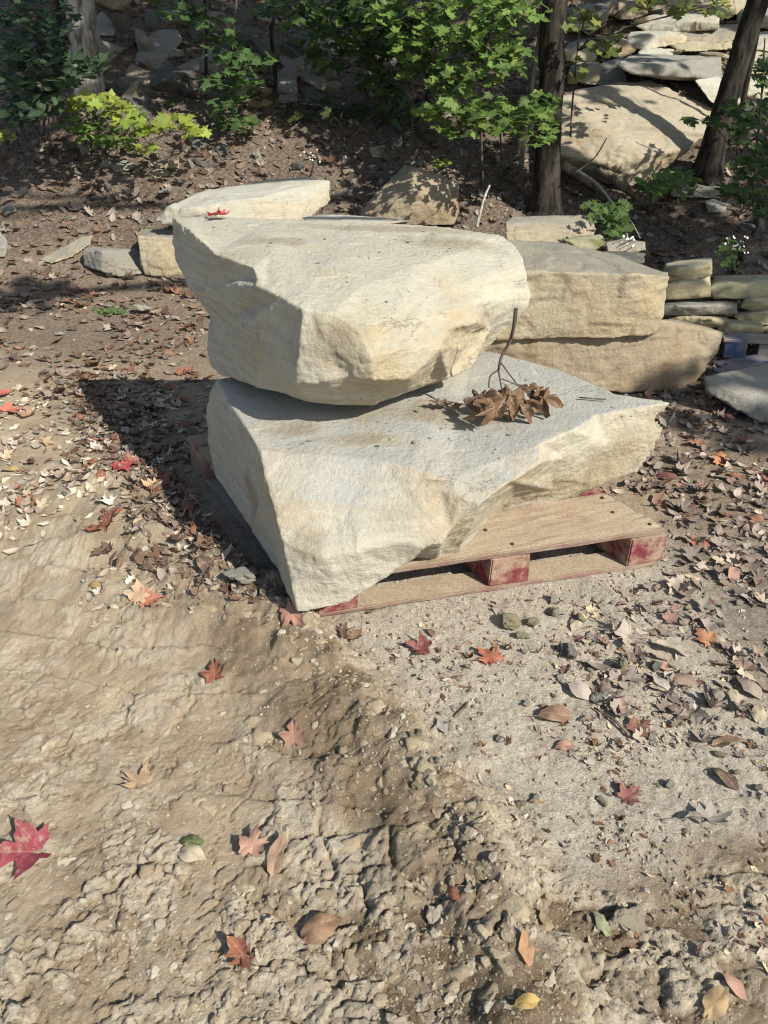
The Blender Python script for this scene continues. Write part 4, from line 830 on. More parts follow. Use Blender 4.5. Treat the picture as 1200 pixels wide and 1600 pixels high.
def scatter_lumps(name, x, y, size, cols, sub, sink=.25, smooth=False):
    n = len(x); geos = [lump(sub, s) for s in range(10)]; w = rng.integers(0, 10, n); VV, FF, CC = [], [], []; base = 0
    a = rng.uniform(0, 6.28, n); zc = gz(x, y)
    for g, (V, Fc) in enumerate(geos):
        m = w == g; k = m.sum()
        if not k: continue
        ca, sa = np.cos(a[m])[:, None], np.sin(a[m])[:, None]; s = size[m][:, None]
        X = np.stack([x[m][:, None] + s * (V[:, 0] * ca - V[:, 1] * sa), y[m][:, None] + s * (V[:, 0] * sa + V[:, 1] * ca), zc[m][:, None] + s * (V[:, 2] + .5 - 2 * sink)], -1)
        VV.append(X.reshape(-1, 3)); FF.append((Fc[None] + (base + np.arange(k) * len(V))[:, None, None]).reshape(-1, 3)); base += k * len(V); CC.append(np.repeat(cols[m], len(V), 0))
    o = mesh(name, np.vstack(VV), np.vstack(FF), M['clod'], smooth=smooth); vcol(o.data, np.vstack(CC)); o['kind'] = 'stuff'; return o
def colours(n, pal_): return np.array(pal_)[rng.integers(0, len(pal_), n)] * rng.uniform(.8, 1.12, (n, 1))
CLAY = [(.42, .355, .265), (.48, .42, .325), (.36, .285, .20), (.33, .26, .18), (.52, .46, .365)]
def pick(n, x0, x1, y0, y1, dens): return box(x0, x1, y0, y1, dens)(n)
def rough_d(x, y):
    d, _ = crest_dist(x, y); return np.clip(np.exp(-(d / .08) ** 2) * .8 + sm(.0, -.15, d) * (.28 + .74 * sm(1.3, .8, y)) * sm(-.15, .35, nz2(x, y, 4.5, 85)), 0, 1) * sm(2.3, 1.9, y)
x, y = pick(3800, -1., 1.1, .55, 2.2, rough_d); n = len(x); tag(scatter_lumps('mud_clods', x, y, .004 + .017 * rng.random(n) ** 3, colours(n, CLAY), 2, .42, False), 'crumbled dry clay clods on the churned mud', kind='stuff')
x, y = pick(230, -.6, .7, .6, 2.05, lambda x, y: np.exp(-((crest_dist(x, y)[0] + .09) / .07) ** 2) + .35 * sm(0, -.1, crest_dist(x, y)[0]) * sm(1.7, 1.2, y)); n = len(x)
tag(scatter_lumps('mud_lumps', x, y, .012 + .032 * rng.random(n) ** 2, colours(n, [(.36, .28, .18), (.40, .315, .21), (.44, .36, .25)]), 3, .46, True), 'fist sized lumps of mud along the ridge beside the rut', kind='stuff')
x, y = pick(420, -1., 1.1, .55, 1.9, lambda x, y: rough_d(x, y) * sm(1.9, .8, y + .3 * x)); n = len(x); tag(scatter_lumps('mud_clods', x, y, .012 + .016 * rng.random(n) ** 2, colours(n, [(.5, .43, .33), (.47, .40, .30)]), 3, .5, False), 'larger pale clods in the crumbled mud', kind='stuff')
MUD = [(.36, .27, .165), (.40, .305, .19), (.30, .215, .125), (.44, .35, .23), (.46, .38, .27)]
x, y = pick(16000, -1., 1.1, .55, 2.1, lambda x, y: np.clip(rough_d(x, y) * .9 + .12 * sm(.05, -.1, crest_dist(x, y)[0]) + .25 * sm(.98, .85, y - .12 * x), 0, 1)); n = len(x)
tag(scatter_lumps('mud_crumbs', x, y, .0015 + .0055 * rng.random(n) ** 2.2, colours(n, MUD + CLAY), 1, .35), 'small crumbs of clay on the churned mud', kind='stuff')
dust_d = lambda x, y: sm(-.02, .1, crest_dist(x, y)[0]) * (.25 + .75 * sm(-.2, .4, nz2(x, y, 3.5, 86))) * (x < .15 + .6 * y)
x, y = pick(8500, -.3, 1.6, .6, 2.4, dust_d); n = len(x); tag(scatter_lumps('gravel', x, y, .0015 + .008 * rng.random(n) ** 4, colours(n, CLAY + [(.33, .29, .25), (.24, .2, .16), (.48, .43, .34), (.2, .165, .14)]), 1, .2), 'fine gravel and grit on the dusty ground', kind='stuff')
x, y = pick(1400, -3, 3, 2.2, 5.5, lambda x, y: (np.abs(x) < .25 + .56 * y) * sm(-.2, .4, nz2(x, y, 2, 87))); k = ~np.array([in_pallet(a, b) for a, b in zip(x, y)]); x, y = x[k], y[k]; n = len(x)
tag(scatter_lumps('gravel', x, y, .004 + .022 * rng.random(n) ** 4, colours(n, CLAY + [(.30, .27, .23), (.22, .18, .14)]), 1, .2), 'small stones strewn over the dirt behind the pallet', kind='stuff')
pm = [mesh('pebble_shape', *rough_stone(*hull(lump(2, 200 + i, .75)[0]), voxel=.09, amp=3.5, scale=3., seed=300 + i, facets=1.8, lumps=1.4), M[m], obj=False) for i, m in enumerate(('pale', 'tanw', 'grey', 'hero_low', 'mossw', 'tan2b'))]
PT = ('white', 'tan', 'grey', 'cream', 'greenish', 'brownish')
def pebble(px, py, size, v_, label, group=None, flat=1.):
    h = hit(px, py); o = link('pebble' if size < .045 else 'small_stone', pm[v_]); o.location = (h[0], h[1], h[2] + size * .28); o.scale = (size * .5, size * .5, size * .5 * flat)
    o.rotation_euler = (random.gauss(0, .3), random.gauss(0, .3), random.uniform(0, 6.28)); return tag(o, label, 'stone', group)
for a in [(886, 1026, .075, 2, 'blue grey angular stone in the litter before the pallet'), (974, 1048, .065, 4, 'pale greenish stone right of the blue grey one'), (938, 1098, .065, 3, 'flat pale stone below the blue grey one'),
          (875, 1066, .042, 0, 'small whitish stone just under the blue grey one'), (795, 980, .075, 1, 'tan squared stone under the front of the pallet'), (832, 978, .05, 1, 'smaller tan stone right of the tan squared one'),
          (866, 940, .045, 0, 'yellowish stone close to the pallet edge'), (862, 962, .06, 0, 'cream stone in front of the yellowish one'), (815, 998, .05, 4, 'greenish stone below the tan squared one'), (905, 972, .06, 4, 'dull green stone sunk in dirt right of the cream one'),
          (1024, 1044, .045, 2, 'round grey pebble right of the pale greenish stone'), (920, 1048, .035, 0, 'cream pebble between the blue grey and greenish stones'), (375, 912, .13, 3, 'pale flat stone half buried on the rut crest'),
          (196, 655, .09, 2, 'flat grey stone in the boulder shadow'), (225, 490, .16, 0, 'pale flat stone on the dim dirt at left'), (22, 1130, .0, 0, '')]:
    if a[2]: pebble(*a, flat=.5 if 'flat' in a[4] else 1.)
lm = lump(4, 77, .7); cl = mesh('mud_clod', *rough_stone(*hull(lump(3, 77, .7)[0]), voxel=.06, amp=6, scale=3., seed=401), M['clod'], obj=False); vcol(cl, np.array([[.48, .41, .31]]))
h = hit(985, 1445); o = link('mud_clod', cl); o.location = (h[0], h[1], h[2] + .005); o.scale = (.05, .043, .042); o.rotation_euler = (0, 0, .5); tag(o, 'large pale clod of mud under the green leaf', 'clod')
for k in range(60):
    px, py = random.uniform(640, 1200), random.uniform(930, 1260)
    if py < 960 and px < 1000: continue
    z_ = random.uniform(.012, .035); i_ = random.randrange(6); pebble(px, py, z_, i_, f"{sized(z_, .012, .035)} {PT[i_]} pebble {where(px, py)}", 'pebbles on the dusty ground')
for k in range(40):
    px, py = random.uniform(0, 330), random.uniform(440, 800); z_ = random.uniform(.02, .05); i_ = random.randrange(6); pebble(px, py, z_, i_, f"{sized(z_, .02, .05)} {PT[i_]} pebble {where(px, py)}", 'pebbles on the dirt at left', .6)

# ------------------------------------------------------------------ tubes, twigs, trees
def tube(path, rad, segs=8, rough=0., seed=0, cap=True, flare=None):
    path = np.asarray(path, float); n = len(path); rad = np.broadcast_to(np.asarray(rad, float), (n,)); V = []; up = np.array([.3, .9, .2])
    tg = np.gradient(path, axis=0); tg /= np.linalg.norm(tg, axis=1)[:, None] + 1e-9
    for i in range(n):
        s = np.cross(tg[i], up); s /= np.linalg.norm(s); t = np.cross(s, tg[i]); a = np.linspace(0, 2 * PI, segs, endpoint=False)
        V.append(path[i] + rad[i] * (np.cos(a)[:, None] * s + np.sin(a)[:, None] * t))
    V = np.array(V)
    if rough:
        c = path[:, None]; dirv = V - c; p = (dirv / (rad[:, None, None] + 1e-9)); q = np.stack([p[..., 0] * 3.2, p[..., 1] * 3.2, V[..., 2] * 3.0], -1).reshape(-1, 3) + seed
        d = fbm(q, 4, seed, .6, True).reshape(n, segs) * rough; V = c + dirv * (1 + d[..., None])
    Fc = [[i * segs + j, i * segs + (j + 1) % segs, (i + 1) * segs + (j + 1) % segs, (i + 1) * segs + j] for i in range(n - 1) for j in range(segs)]
    V = V.reshape(-1, 3)
    if cap:
        V = np.vstack([V, path[:1], path[-1:]]); a, b = len(V) - 2, len(V) - 1
        Fc += [[a, (j + 1) % segs, j] for j in range(segs)] + [[b, (n - 1) * segs + j, (n - 1) * segs + (j + 1) % segs] for j in range(segs)]
    return V, Fc
def spline(pts, n):
    pts = np.asarray(pts, float); t = np.linspace(0, len(pts) - 1, n); i = np.clip(t.astype(int), 0, len(pts) - 2); f = (t - i)[:, None]
    p0 = pts[np.maximum(i - 1, 0)]; p1 = pts[i]; p2 = pts[i + 1]; p3 = pts[np.minimum(i + 2, len(pts) - 1)]
    return .5 * (2 * p1 + (p2 - p0) * f + (2 * p0 - 5 * p1 + 4 * p2 - p3) * f**2 + (3 * p1 - p0 - 3 * p2 + p3) * f**3)
def joined(name, tubes, mat, parent=None):
    V, Fc, b = [], [], 0
    for v_, f in tubes: V.append(v_); Fc += [[i + b for i in q] for q in f]; b += len(v_)
    o = mesh(name, np.vstack(V), Fc, mat)
    return child(o, parent) if parent is not None else o
from mathutils.bvhtree import BVHTree
def bvh_of(o):
    return BVHTree.FromPolygons([tuple(np.array(v_.co) + np.array(o.location)) for v_ in o.data.vertices], [tuple(p_.vertices) for p_ in o.data.polygons])
TB = {'cream boulder': bvh_of(UP), 'pale slab': bvh_of(LOW)}
def on(which, px, py):
    d = Vector(P(px, py, Y=3.) - C0).normalized(); return TB[which].ray_cast(Vector(C0), d)[0]
for which, cells in (('cream boulder', [(480, 372, 'at its back edge'), (432, 392, 'near its left rim'), (500, 415, 'in the middle of its top'), (540, 440, 'on the slope of its top'), (620, 380, 'on the right half of its top'), (700, 392, 'towards its right end'), (352, 352, 'beside the scarlet leaf'), (574, 400, 'left of centre on its top'), (660, 365, 'by the back right edge'), (585, 470, 'where its top rolls to the front')]),
                     ('pale slab', [(590, 690, 'below the boulder shadow'), (650, 690, 'in front of the dead leaves'), (690, 672, 'below the ochre leaf'), (610, 668, 'near the boulder lip'), (560, 672, 'on the dusty patch'), (720, 690, 'on the clean grey part'), (780, 680, 'right of the dead leaves front'), (640, 640, 'behind the dusty patch'), (850, 600, 'behind the twig'), (480, 690, 'near its left corner')])):
    for n_, (px, py, pos_) in enumerate(cells):
        for m_ in range(3 if n_ % 2 else 2):
            q_ = on(which, px + random.gauss(0, 14), py + random.gauss(0, 4))
            if q_ is None: continue
            z_ = random.uniform(.006, .017) * (1.3 if m_ == 0 else .7); o = link('stone_chip', pm[random.choice((0, 1, 3, 5))]); o.location = q_ + Vector((0, 0, z_ * .1)); o.scale = (z_ * .6, z_ * .45, z_ * .3); o.rotation_euler = (0, 0, random.uniform(0, 6.28))
            tag(o, f"{('largest', 'smaller', 'smallest')[m_]} of the loose chips on the {which} {pos_}", 'stone chip', 'loose chips on the big stones')
# dead twig with shrivelled leaves on the slab
tw_base = P(780, 612, z=.535); tw = empty('dead_twig', tw_base, 'dead grey twig with shrivelled brown leaves standing on the slab', 'twig')
T0, T1, T2 = P(806, 482, Y=2.20), P(796, 535, Y=2.21), P(779, 578, Y=2.22)
tubes = [tube(spline([T0, P(803, 510, Y=2.2), T1, P(784, 556, Y=2.215), T2], 16), np.linspace(.0065, .004, 16), 7),
         tube(spline([T2, P(766, 588, Y=2.2), P(764, 606, Y=2.2)], 8), np.linspace(.0035, .002, 8), 6), tube(spline([T2, P(782, 598, Y=2.19), P(787, 618, Y=2.2)], 8), np.linspace(.0035, .002, 8), 6),
         tube(spline([P(783, 567, Y=2.215), P(800, 590, Y=2.25), P(812, 606, Y=2.25)], 8), np.linspace(.0033, .0018, 8), 6), tube(spline([P(784, 592, Y=2.19), P(808, 602, Y=2.2), P(828, 618, Y=2.2)], 8), np.linspace(.0025, .0015, 8), 6)]
joined('stem', tubes, M['twig'], tw)
for k, (px, py, s, an, c) in enumerate([(760, 632, .13, 200, BROWN), (785, 640, .15, 250, (.17, .095, .055)), (800, 630, .12, 290, BROWN), (835, 625, .13, 330, DBROWN), (855, 630, .10, 350, BROWN), (740, 630, .09, 180, DBROWN), (815, 645, .11, 280, (.15, .085, .05)), (850, 618, .09, 20, BROWN), (770, 648, .08, 230, (.2, .11, .06)), (828, 640, .1, 310, (.17, .085, .05))]):
    V, Fc = leaf_geo('maple' if k % 3 else 'oak', 0, 0, 0, 2, 40 + k)
    tb = bmesh.new(); tm = mesh('tmp', V, Fc, None, obj=False); tb.from_mesh(tm); bmesh.ops.subdivide_edges(tb, edges=tb.edges[:], cuts=2, use_grid_fill=True); tb.to_mesh(tm); tb.free()
    V = np.array([q_.co[:] for q_ in tm.vertices]); r_ = V[:, :2].copy(); rr = np.hypot(r_[:, 0], r_[:, 1] + .12); th = np.arctan2(r_[:, 1] + .12, r_[:, 0])
    V[:, 2] = -.62 * rr ** 1.5 + .22 * np.cos(5 * th + k) * rr * 1.6 + .12 * fbm(np.column_stack([r_ * 3.2, np.full(len(V), k * 3.3)]), 3, 5); V[:, :2] *= (1 - .30 * rr)[:, None]
    for q_, c_ in zip(tm.vertices, V): q_.co = c_
    tm.materials.append(M['leaf']); tm.polygons.foreach_set('use_smooth', np.ones(len(tm.polygons), bool)); o = link('leaf', tm)
    q = P(px, py - 10, z=.572 + .014 * (k % 3)); c = tuple(t * .72 for t in c); child(o, tw)
    o.matrix_world = Matrix.Translation(q) @ frame_of((random.gauss(0, .5), random.gauss(-.5, .3), 1), A(an)).to_4x4() @ Matrix.Scale(s, 4); o.color = (*c, 1)
o = mesh('twig', *tube(spline([P(905, 621, z=.535), P(930, 623, z=.535), P(947, 624, z=.537)], 6), .003, 6), M['twig']); tag(o, 'short straight dark twig on the slab right of the dead leaves', 'twig')

def foliage(par, clusters, kind, pal_, size, limit=300, up=.75, droop=.2):
    """leaf sprays (px, py, rx, ry, Y, n): the nearest leaves one by one, the rest joined"""
    L = []
    for px, py, rx, ry, Y, n in clusters:
        for _ in range(n):
            a = random.uniform(0, 6.28); r = math.sqrt(random.random())
            dY = random.gauss(0, .22); p = P(px + rx * r * math.cos(a), py + ry * r * math.sin(a), Y=Y + dY)
            nn = np.array([random.gauss(0, .4), random.gauss(-.35, .4), up + random.random() * .4]); L.append((p, nn, random.uniform(0, 6.28), size * random.uniform(.6, 1.15), random.choice(pal_), random.uniform(.7, 1.25)))
    L.sort(key=lambda l: np.linalg.norm(l[0] - C0))
    for p, nn, an, s, c, j in L[:limit]:
        o = link('leaf', leaf_mesh(kind, random.randrange(4) + 20, 'green', True)); o.parent = par
        o.matrix_parent_inverse = Matrix.Translation(par.location).inverted()
        o.matrix_basis = Matrix.Translation(p) @ frame_of(nn, an).to_4x4() @ Matrix.Scale(s, 4); o.color = (*[x_ * j for x_ in c], 1)
    R = L[limit:]
    if R: join_leaves('foliage', np.array([l[0] for l in R]), np.array([l[1] for l in R]), np.array([l[2] for l in R]), np.array([l[3] for l in R]), np.array([np.array(l[4]) * l[5] for l in R]),
                      [leaf_geo(kind, .2, .1, .05, 1, s_, False) for s_ in (1, 2, 3)], M['greens'], par)
def sapling(name, base, stems, clusters, kind, pal_, size, label, cat, sr=.012, mat='twig', **kw):
    root = empty(name, base, label, cat)
    ts = []
    for st in stems:
        pp = spline([P(a, b, Y=y) for a, b, y in st], 14); pp[0, 2] -= .05; ts.append(tube(pp, np.linspace(sr, sr * .45, 14), 8))
    joined('stem', ts, M[mat], root)
    st0 = [P(a, b, Y=y) for st in stems for a, b, y in st]
    br = []
    for px, py, rx, ry, Y, n in clusters:
        c = P(px, py, Y=Y); k = min(st0, key=lambda q: np.linalg.norm(q - c) + .8 * max(0, q[2] - c[2])); mid = (k + c) / 2 + np.array([0, 0, .06])
        br.append(tube(spline([k, mid, c], 8), np.linspace(sr * .5, sr * .2, 8), 5))
        for _ in range(3):
            e = P(px + rx * random.uniform(-.8, .8), py + ry * random.uniform(-.8, .8), Y=Y + random.gauss(0, .15)); br.append(tube(spline([mid, (c + e) / 2 + np.array([0, 0, .03]), e], 6), np.linspace(sr * .28, sr * .12, 6), 4))
    joined('branches', br, M[mat], root); foliage(root, clusters, kind, pal_, size, **kw); return root
DG = [(0.065, 0.123, 0.032), (0.051, 0.102, 0.029), (0.087, 0.152, 0.036)]; MG = [(0.109, 0.203, 0.043), (0.131, 0.232, 0.051), (0.087, 0.16, 0.041), (0.16, 0.246, 0.058)]; YG = [(.26, .32, .05), (.21, .29, .045), (.32, .36, .07)]; BG = [(.03, .07, .035), (.04, .085, .045), (.05, .10, .045)]
def gp(px, py): h = hit(px, py); return h
b_ = gp(755, 292)
sapling('maple_sapling', b_, [[(755, 292, b_[1]), (752, 200, b_[1]), (757, 100, b_[1] + .05), (765, -40, b_[1] + .1)], [(780, 285, b_[1] + .1), (783, 230, b_[1] + .1), (775, 160, b_[1])]],
        [(650, 60, 45, 40, 7.1, 60), (660, 110, 40, 25, 7.1, 45), (620, 20, 50, 25, 7.2, 60), (690, 175, 45, 18, 6.5, 45), (745, 165, 50, 20, 6.4, 60), (800, 185, 50, 28, 6.3, 75), (840, 200, 30, 30, 6.3, 40), (850, 165, 25, 20, 6.4, 25), (720, 200, 40, 14, 6.4, 30), (740, 115, 55, 22, 6.6, 70), (790, 95, 45, 22, 6.6, 55), (700, 130, 45, 20, 6.8, 45), (760, 55, 70, 25, 6.7, 80), (700, 60, 55, 28, 6.9, 60), (800, 20, 60, 25, 6.7, 70), (730, 10, 70, 20, 6.9, 70)],
        'maple', [tuple(min(1, t * .95) for t in q_) for q_ in MG] + [(.15, .21, .045)], .092, 'bright green maple sapling in front of the dark trunk', 'sapling')
b_ = gp(640, 250)
sapling('maple_sapling', b_, [[(640, 250, b_[1]), (645, 150, b_[1]), (640, -40, b_[1])], [(690, 240, b_[1] + .2), (680, 100, b_[1] + .2), (690, -40, b_[1] + .2)]],
        [(480, 40, 40, 30, 7.7, 40), (500, 90, 35, 25, 7.9, 26), (540, 30, 50, 35, 7.6, 70), (600, 40, 60, 40, 7.6, 100), (560, 85, 45, 30, 7.8, 55), (620, 95, 50, 30, 7.7, 70), (590, 130, 40, 20, 7.8, 40), (655, 30, 45, 35, 7.5, 60), (640, 150, 40, 20, 7.8, 30), (520, 5, 60, 20, 7.5, 50)],
        'maple', DG, .11, 'dim dark green maple sapling left of the bright one', 'sapling')
b_ = gp(370, 205)
sapling('maple_sapling', b_, [[(368, 215, b_[1]), (362, 150, b_[1]), (365, 60, b_[1] + .1), (372, -30, b_[1] + .1)]],
        [(355, 85, 40, 16, 7.5, 35), (390, 92, 35, 15, 7.5, 28), (350, 125, 42, 18, 7.4, 35), (385, 130, 30, 18, 7.4, 25), (355, 160, 30, 15, 7.4, 18), (375, 190, 25, 16, 7.4, 16), (335, 175, 18, 12, 7.4, 8), (340, 60, 40, 14, 7.7, 18), (280, 12, 45, 18, 7.6, 34), (440, 12, 45, 16, 7.7, 30), (325, 30, 40, 16, 7.6, 24)],
        'maple', [(.055, .12, .035), (.07, .14, .04)], .10, 'small maple sapling in the shade right of the grey trunk', 'sapling')
b_ = gp(165, 240)
sapling('maple_sapling', b_, [[(165, 240, b_[1]), (170, 205, b_[1]), (205, 185, b_[1]), (300, 208, b_[1])], [(165, 240, b_[1]), (140, 190, b_[1]), (125, 160, b_[1])]],
        [(130, 160, 28, 14, 6.7, 22), (165, 158, 35, 13, 6.7, 28), (195, 180, 34, 14, 6.6, 28), (270, 192, 34, 12, 6.6, 20), (300, 205, 22, 10, 6.6, 14), (225, 205, 26, 10, 6.6, 14), (228, 232, 20, 8, 6.5, 9)],
        'maple', YG, .10, 'yellow green maple branch spreading low at left', 'sapling', sr=.008)
b_ = gp(150, 235)
sapling('leafy_shrub', b_, [[(150, 238, b_[1]), (140, 215, b_[1]), (120, 200, b_[1])], [(150, 238, b_[1]), (180, 215, b_[1]), (205, 215, b_[1])]],
        [(125, 195, 34, 16, 6.9, 45), (150, 212, 35, 18, 6.8, 50), (185, 222, 30, 12, 6.8, 35), (200, 200, 30, 15, 7., 35), (170, 185, 30, 15, 7., 25)],
        'oval', MG, .09, 'mid green leafy undergrowth beneath the yellow green branch', 'shrub', sr=.007)
b_ = gp(60, 225)
sapling('broadleaf_shrub', b_, [[(60, 228, b_[1]), (75, 150, b_[1]), (60, 60, b_[1]), (40, -30, b_[1])], [(75, 228, b_[1]), (95, 140, b_[1]), (110, 70, b_[1])], [(40, 228, b_[1]), (25, 140, b_[1]), (0, 80, b_[1])]],
        [(30, 20, 50, 30, 6.6, 75), (60, 70, 50, 30, 6.5, 85), (15, 85, 35, 30, 6.5, 60), (100, 95, 35, 25, 6.5, 50), (75, 125, 50, 22, 6.5, 65), (20, 140, 35, 28, 6.4, 55), (60, 165, 45, 16, 6.4, 50), (30, 182, 35, 14, 6.3, 35), (130, 110, 30, 20, 6.5, 22), (150, 100, 18, 15, 6.5, 10), (90, 30, 30, 25, 6.8, 35)],
        'oval', BG, .12, 'tall dark bluish green shrub filling the upper left corner', 'shrub')
b_ = gp(540, 225)
sapling('leafy_shrub', b_, [[(540, 228, b_[1]), (530, 190, b_[1]), (500, 165, b_[1] + .1)], [(545, 228, b_[1]), (570, 190, b_[1]), (600, 170, b_[1])]],
        [(500, 170, 40, 18, 8.0, 35), (545, 175, 40, 20, 7.9, 35), (595, 175, 35, 18, 7.9, 35), (640, 195, 35, 14, 7.7, 25), (450, 185, 35, 12, 7.9, 20), (410, 150, 30, 20, 8.2, 20), (300, 130, 30, 18, 8.4, 16), (280, 165, 30, 14, 8.2, 14)],
        'maple', [(.05, .08, .025), (.04, .07, .022), (.065, .095, .03)], .10, 'dim straggling undergrowth on the dark slope behind the peaked boulder', 'shrub', sr=.008)
b_ = gp(890, 275)
sapling('maple_sapling', b_, [[(890, 278, b_[1]), (893, 180, b_[1]), (902, 80, b_[1]), (915, -40, b_[1])]],
        [(915, 28, 38, 24, 6.8, 30), (945, 70, 28, 20, 6.8, 20), (1000, 5, 40, 14, 6.8, 18), (1060, 14, 40, 16, 6.8, 24), (1125, 12, 34, 16, 6.7, 22), (900, 110, 18, 22, 6.8, 10)],
        'maple', [(.16, .2, .045), (.12, .17, .04), (.2, .2, .05)], .085, 'sparse yellowing maple sapling rising past the right side of the dark furrowed trunk', 'sapling', sr=.009)
b_ = gp(1175, 330)
sapling('maple_sapling', b_, [[(1178, 335, b_[1]), (1180, 260, b_[1]), (1190, 150, b_[1]), (1195, 60, b_[1])], [(1160, 335, b_[1]), (1150, 250, b_[1])]],
        [(1170, 170, 40, 18, 6.2, 50), (1190, 215, 40, 25, 6.1, 60), (1150, 195, 40, 12, 6.2, 35), (1180, 265, 40, 22, 6., 50), (1160, 300, 40, 16, 6., 40), (1195, 320, 25, 18, 5.9, 30), (1195, 120, 20, 30, 6.3, 30), (1095, 190, 25, 8, 6.4, 10)],
        'maple', [(.06, .11, .03), (.05, .095, .028), (.08, .14, .035)], .085, 'green maple sapling at the right edge before the leaning trunk', 'sapling')
for base, cl, lab, pl, kd, sz in [
    ((1040, 312), [(1030, 285, 35, 16, 6.5, 40), (1060, 280, 30, 18, 6.5, 35), (1020, 300, 25, 12, 6.4, 22), (1075, 295, 20, 12, 6.5, 18), (1055, 268, 25, 10, 6.6, 16)], 'broad leaved weeds under the huge boulder', MG, 'oval', .10),
    ((955, 372), [(945, 335, 22, 18, 5.6, 35), (970, 345, 18, 18, 5.6, 28), (960, 362, 20, 12, 5.5, 24), (925, 320, 16, 10, 5.8, 14), (975, 325, 12, 12, 5.7, 12)], 'fine green weed between the white branch and the tan boulder', DG, 'maple', .07),
    ((1138, 425), [(1135, 400, 16, 18, 4.95, 30), (1150, 385, 14, 14, 5.0, 18), (1145, 415, 18, 8, 4.9, 16)], 'green aster plant above the dry stack', MG, 'oval', .055),
    ((395, 205), [(395, 190, 16, 10, 7.3, 10), (340, 190, 20, 10, 7.3, 10)], 'low seedling in the shaded litter', DG, 'maple', .08),
    ((10, 215), [(8, 212, 20, 10, 6.4, 16)], 'yellow green sprig at the left edge', YG, 'maple', .08),
    ((690, 262), [(690, 255, 16, 7, 6.9, 10)], 'small yellow green seedling right of the peaked boulder', YG, 'maple', .07)]:
    b_ = gp(*base); sapling('woodland_weed', b_, [[(base[0], base[1], b_[1]), (cl[0][0], cl[0][1], cl[0][4])], [(base[0] + 4, base[1], b_[1]), (cl[-1][0], cl[-1][1], cl[-1][4])]], cl, kd, pl, sz, lab, 'plant', sr=.005)
b_ = gp(175, 489); o = join_leaves('grass_tuft', np.array([b_ + np.array([random.gauss(0, .04), random.gauss(0, .03), .015]) for _ in range(60)]), rng.normal(0, 1, (60, 3)) + np.array([0, -.6, .3]), rng.uniform(0, 6.28, 60), rng.uniform(.03, .07, 60), np.tile([[.12, .19, .07]], (60, 1)), [leaf_geo('tiny', .2, .1, .02, 1, 2, False)], M['greens']); tag(o, 'small green grass tuft on the dim dirt at left', 'grass tuft'); o['kind'] = 'thing'
# white aster flowers
def flowers(px0, py0, spread, n, Y, label):
    b_ = gp(px0, py0 + spread); root = empty('aster', b_, label, 'plant'); st = []
    for k in range(n):
        q = P(px0 + random.gauss(0, spread * .5), py0 - random.uniform(0, spread), Y=Y + random.gauss(0, .06)); st.append(tube(spline([b_, (b_ + q) / 2 + np.array([.02, 0, .03]), q], 6), .0018, 4))
        pet = [[0, 0, 0]]; fc = []
        for i in range(16): r_ = 1 if i % 2 else .45; pet.append([r_ * math.cos(i * PI / 8), r_ * math.sin(i * PI / 8), .15])
        for i in range(16): fc.append([0, 1 + i, 1 + (i + 1) % 16])
        o = mesh('flower', pet, fc, M['petal']); child(o, root); o.matrix_world = Matrix.Translation(q) @ frame_of((random.gauss(0, .4), -1, .6), 1.).to_4x4() @ Matrix.Scale(random.uniform(.006, .011), 4)
    joined('stem', st, M['twig'], root)
kp = N('white petal', .7); M['petal'] = kp.done((.7, .7, .66))
flowers(1150, 395, 26, 26, 4.9, 'white flowered aster above the dry stack at right'); flowers(485, 255, 22, 9, 7.0, 'white flowered aster in the shade behind the flat boulder'); flowers(985, 385, 16, 12, 4.75, 'pale dried flower sprig at the tip of the white branch')

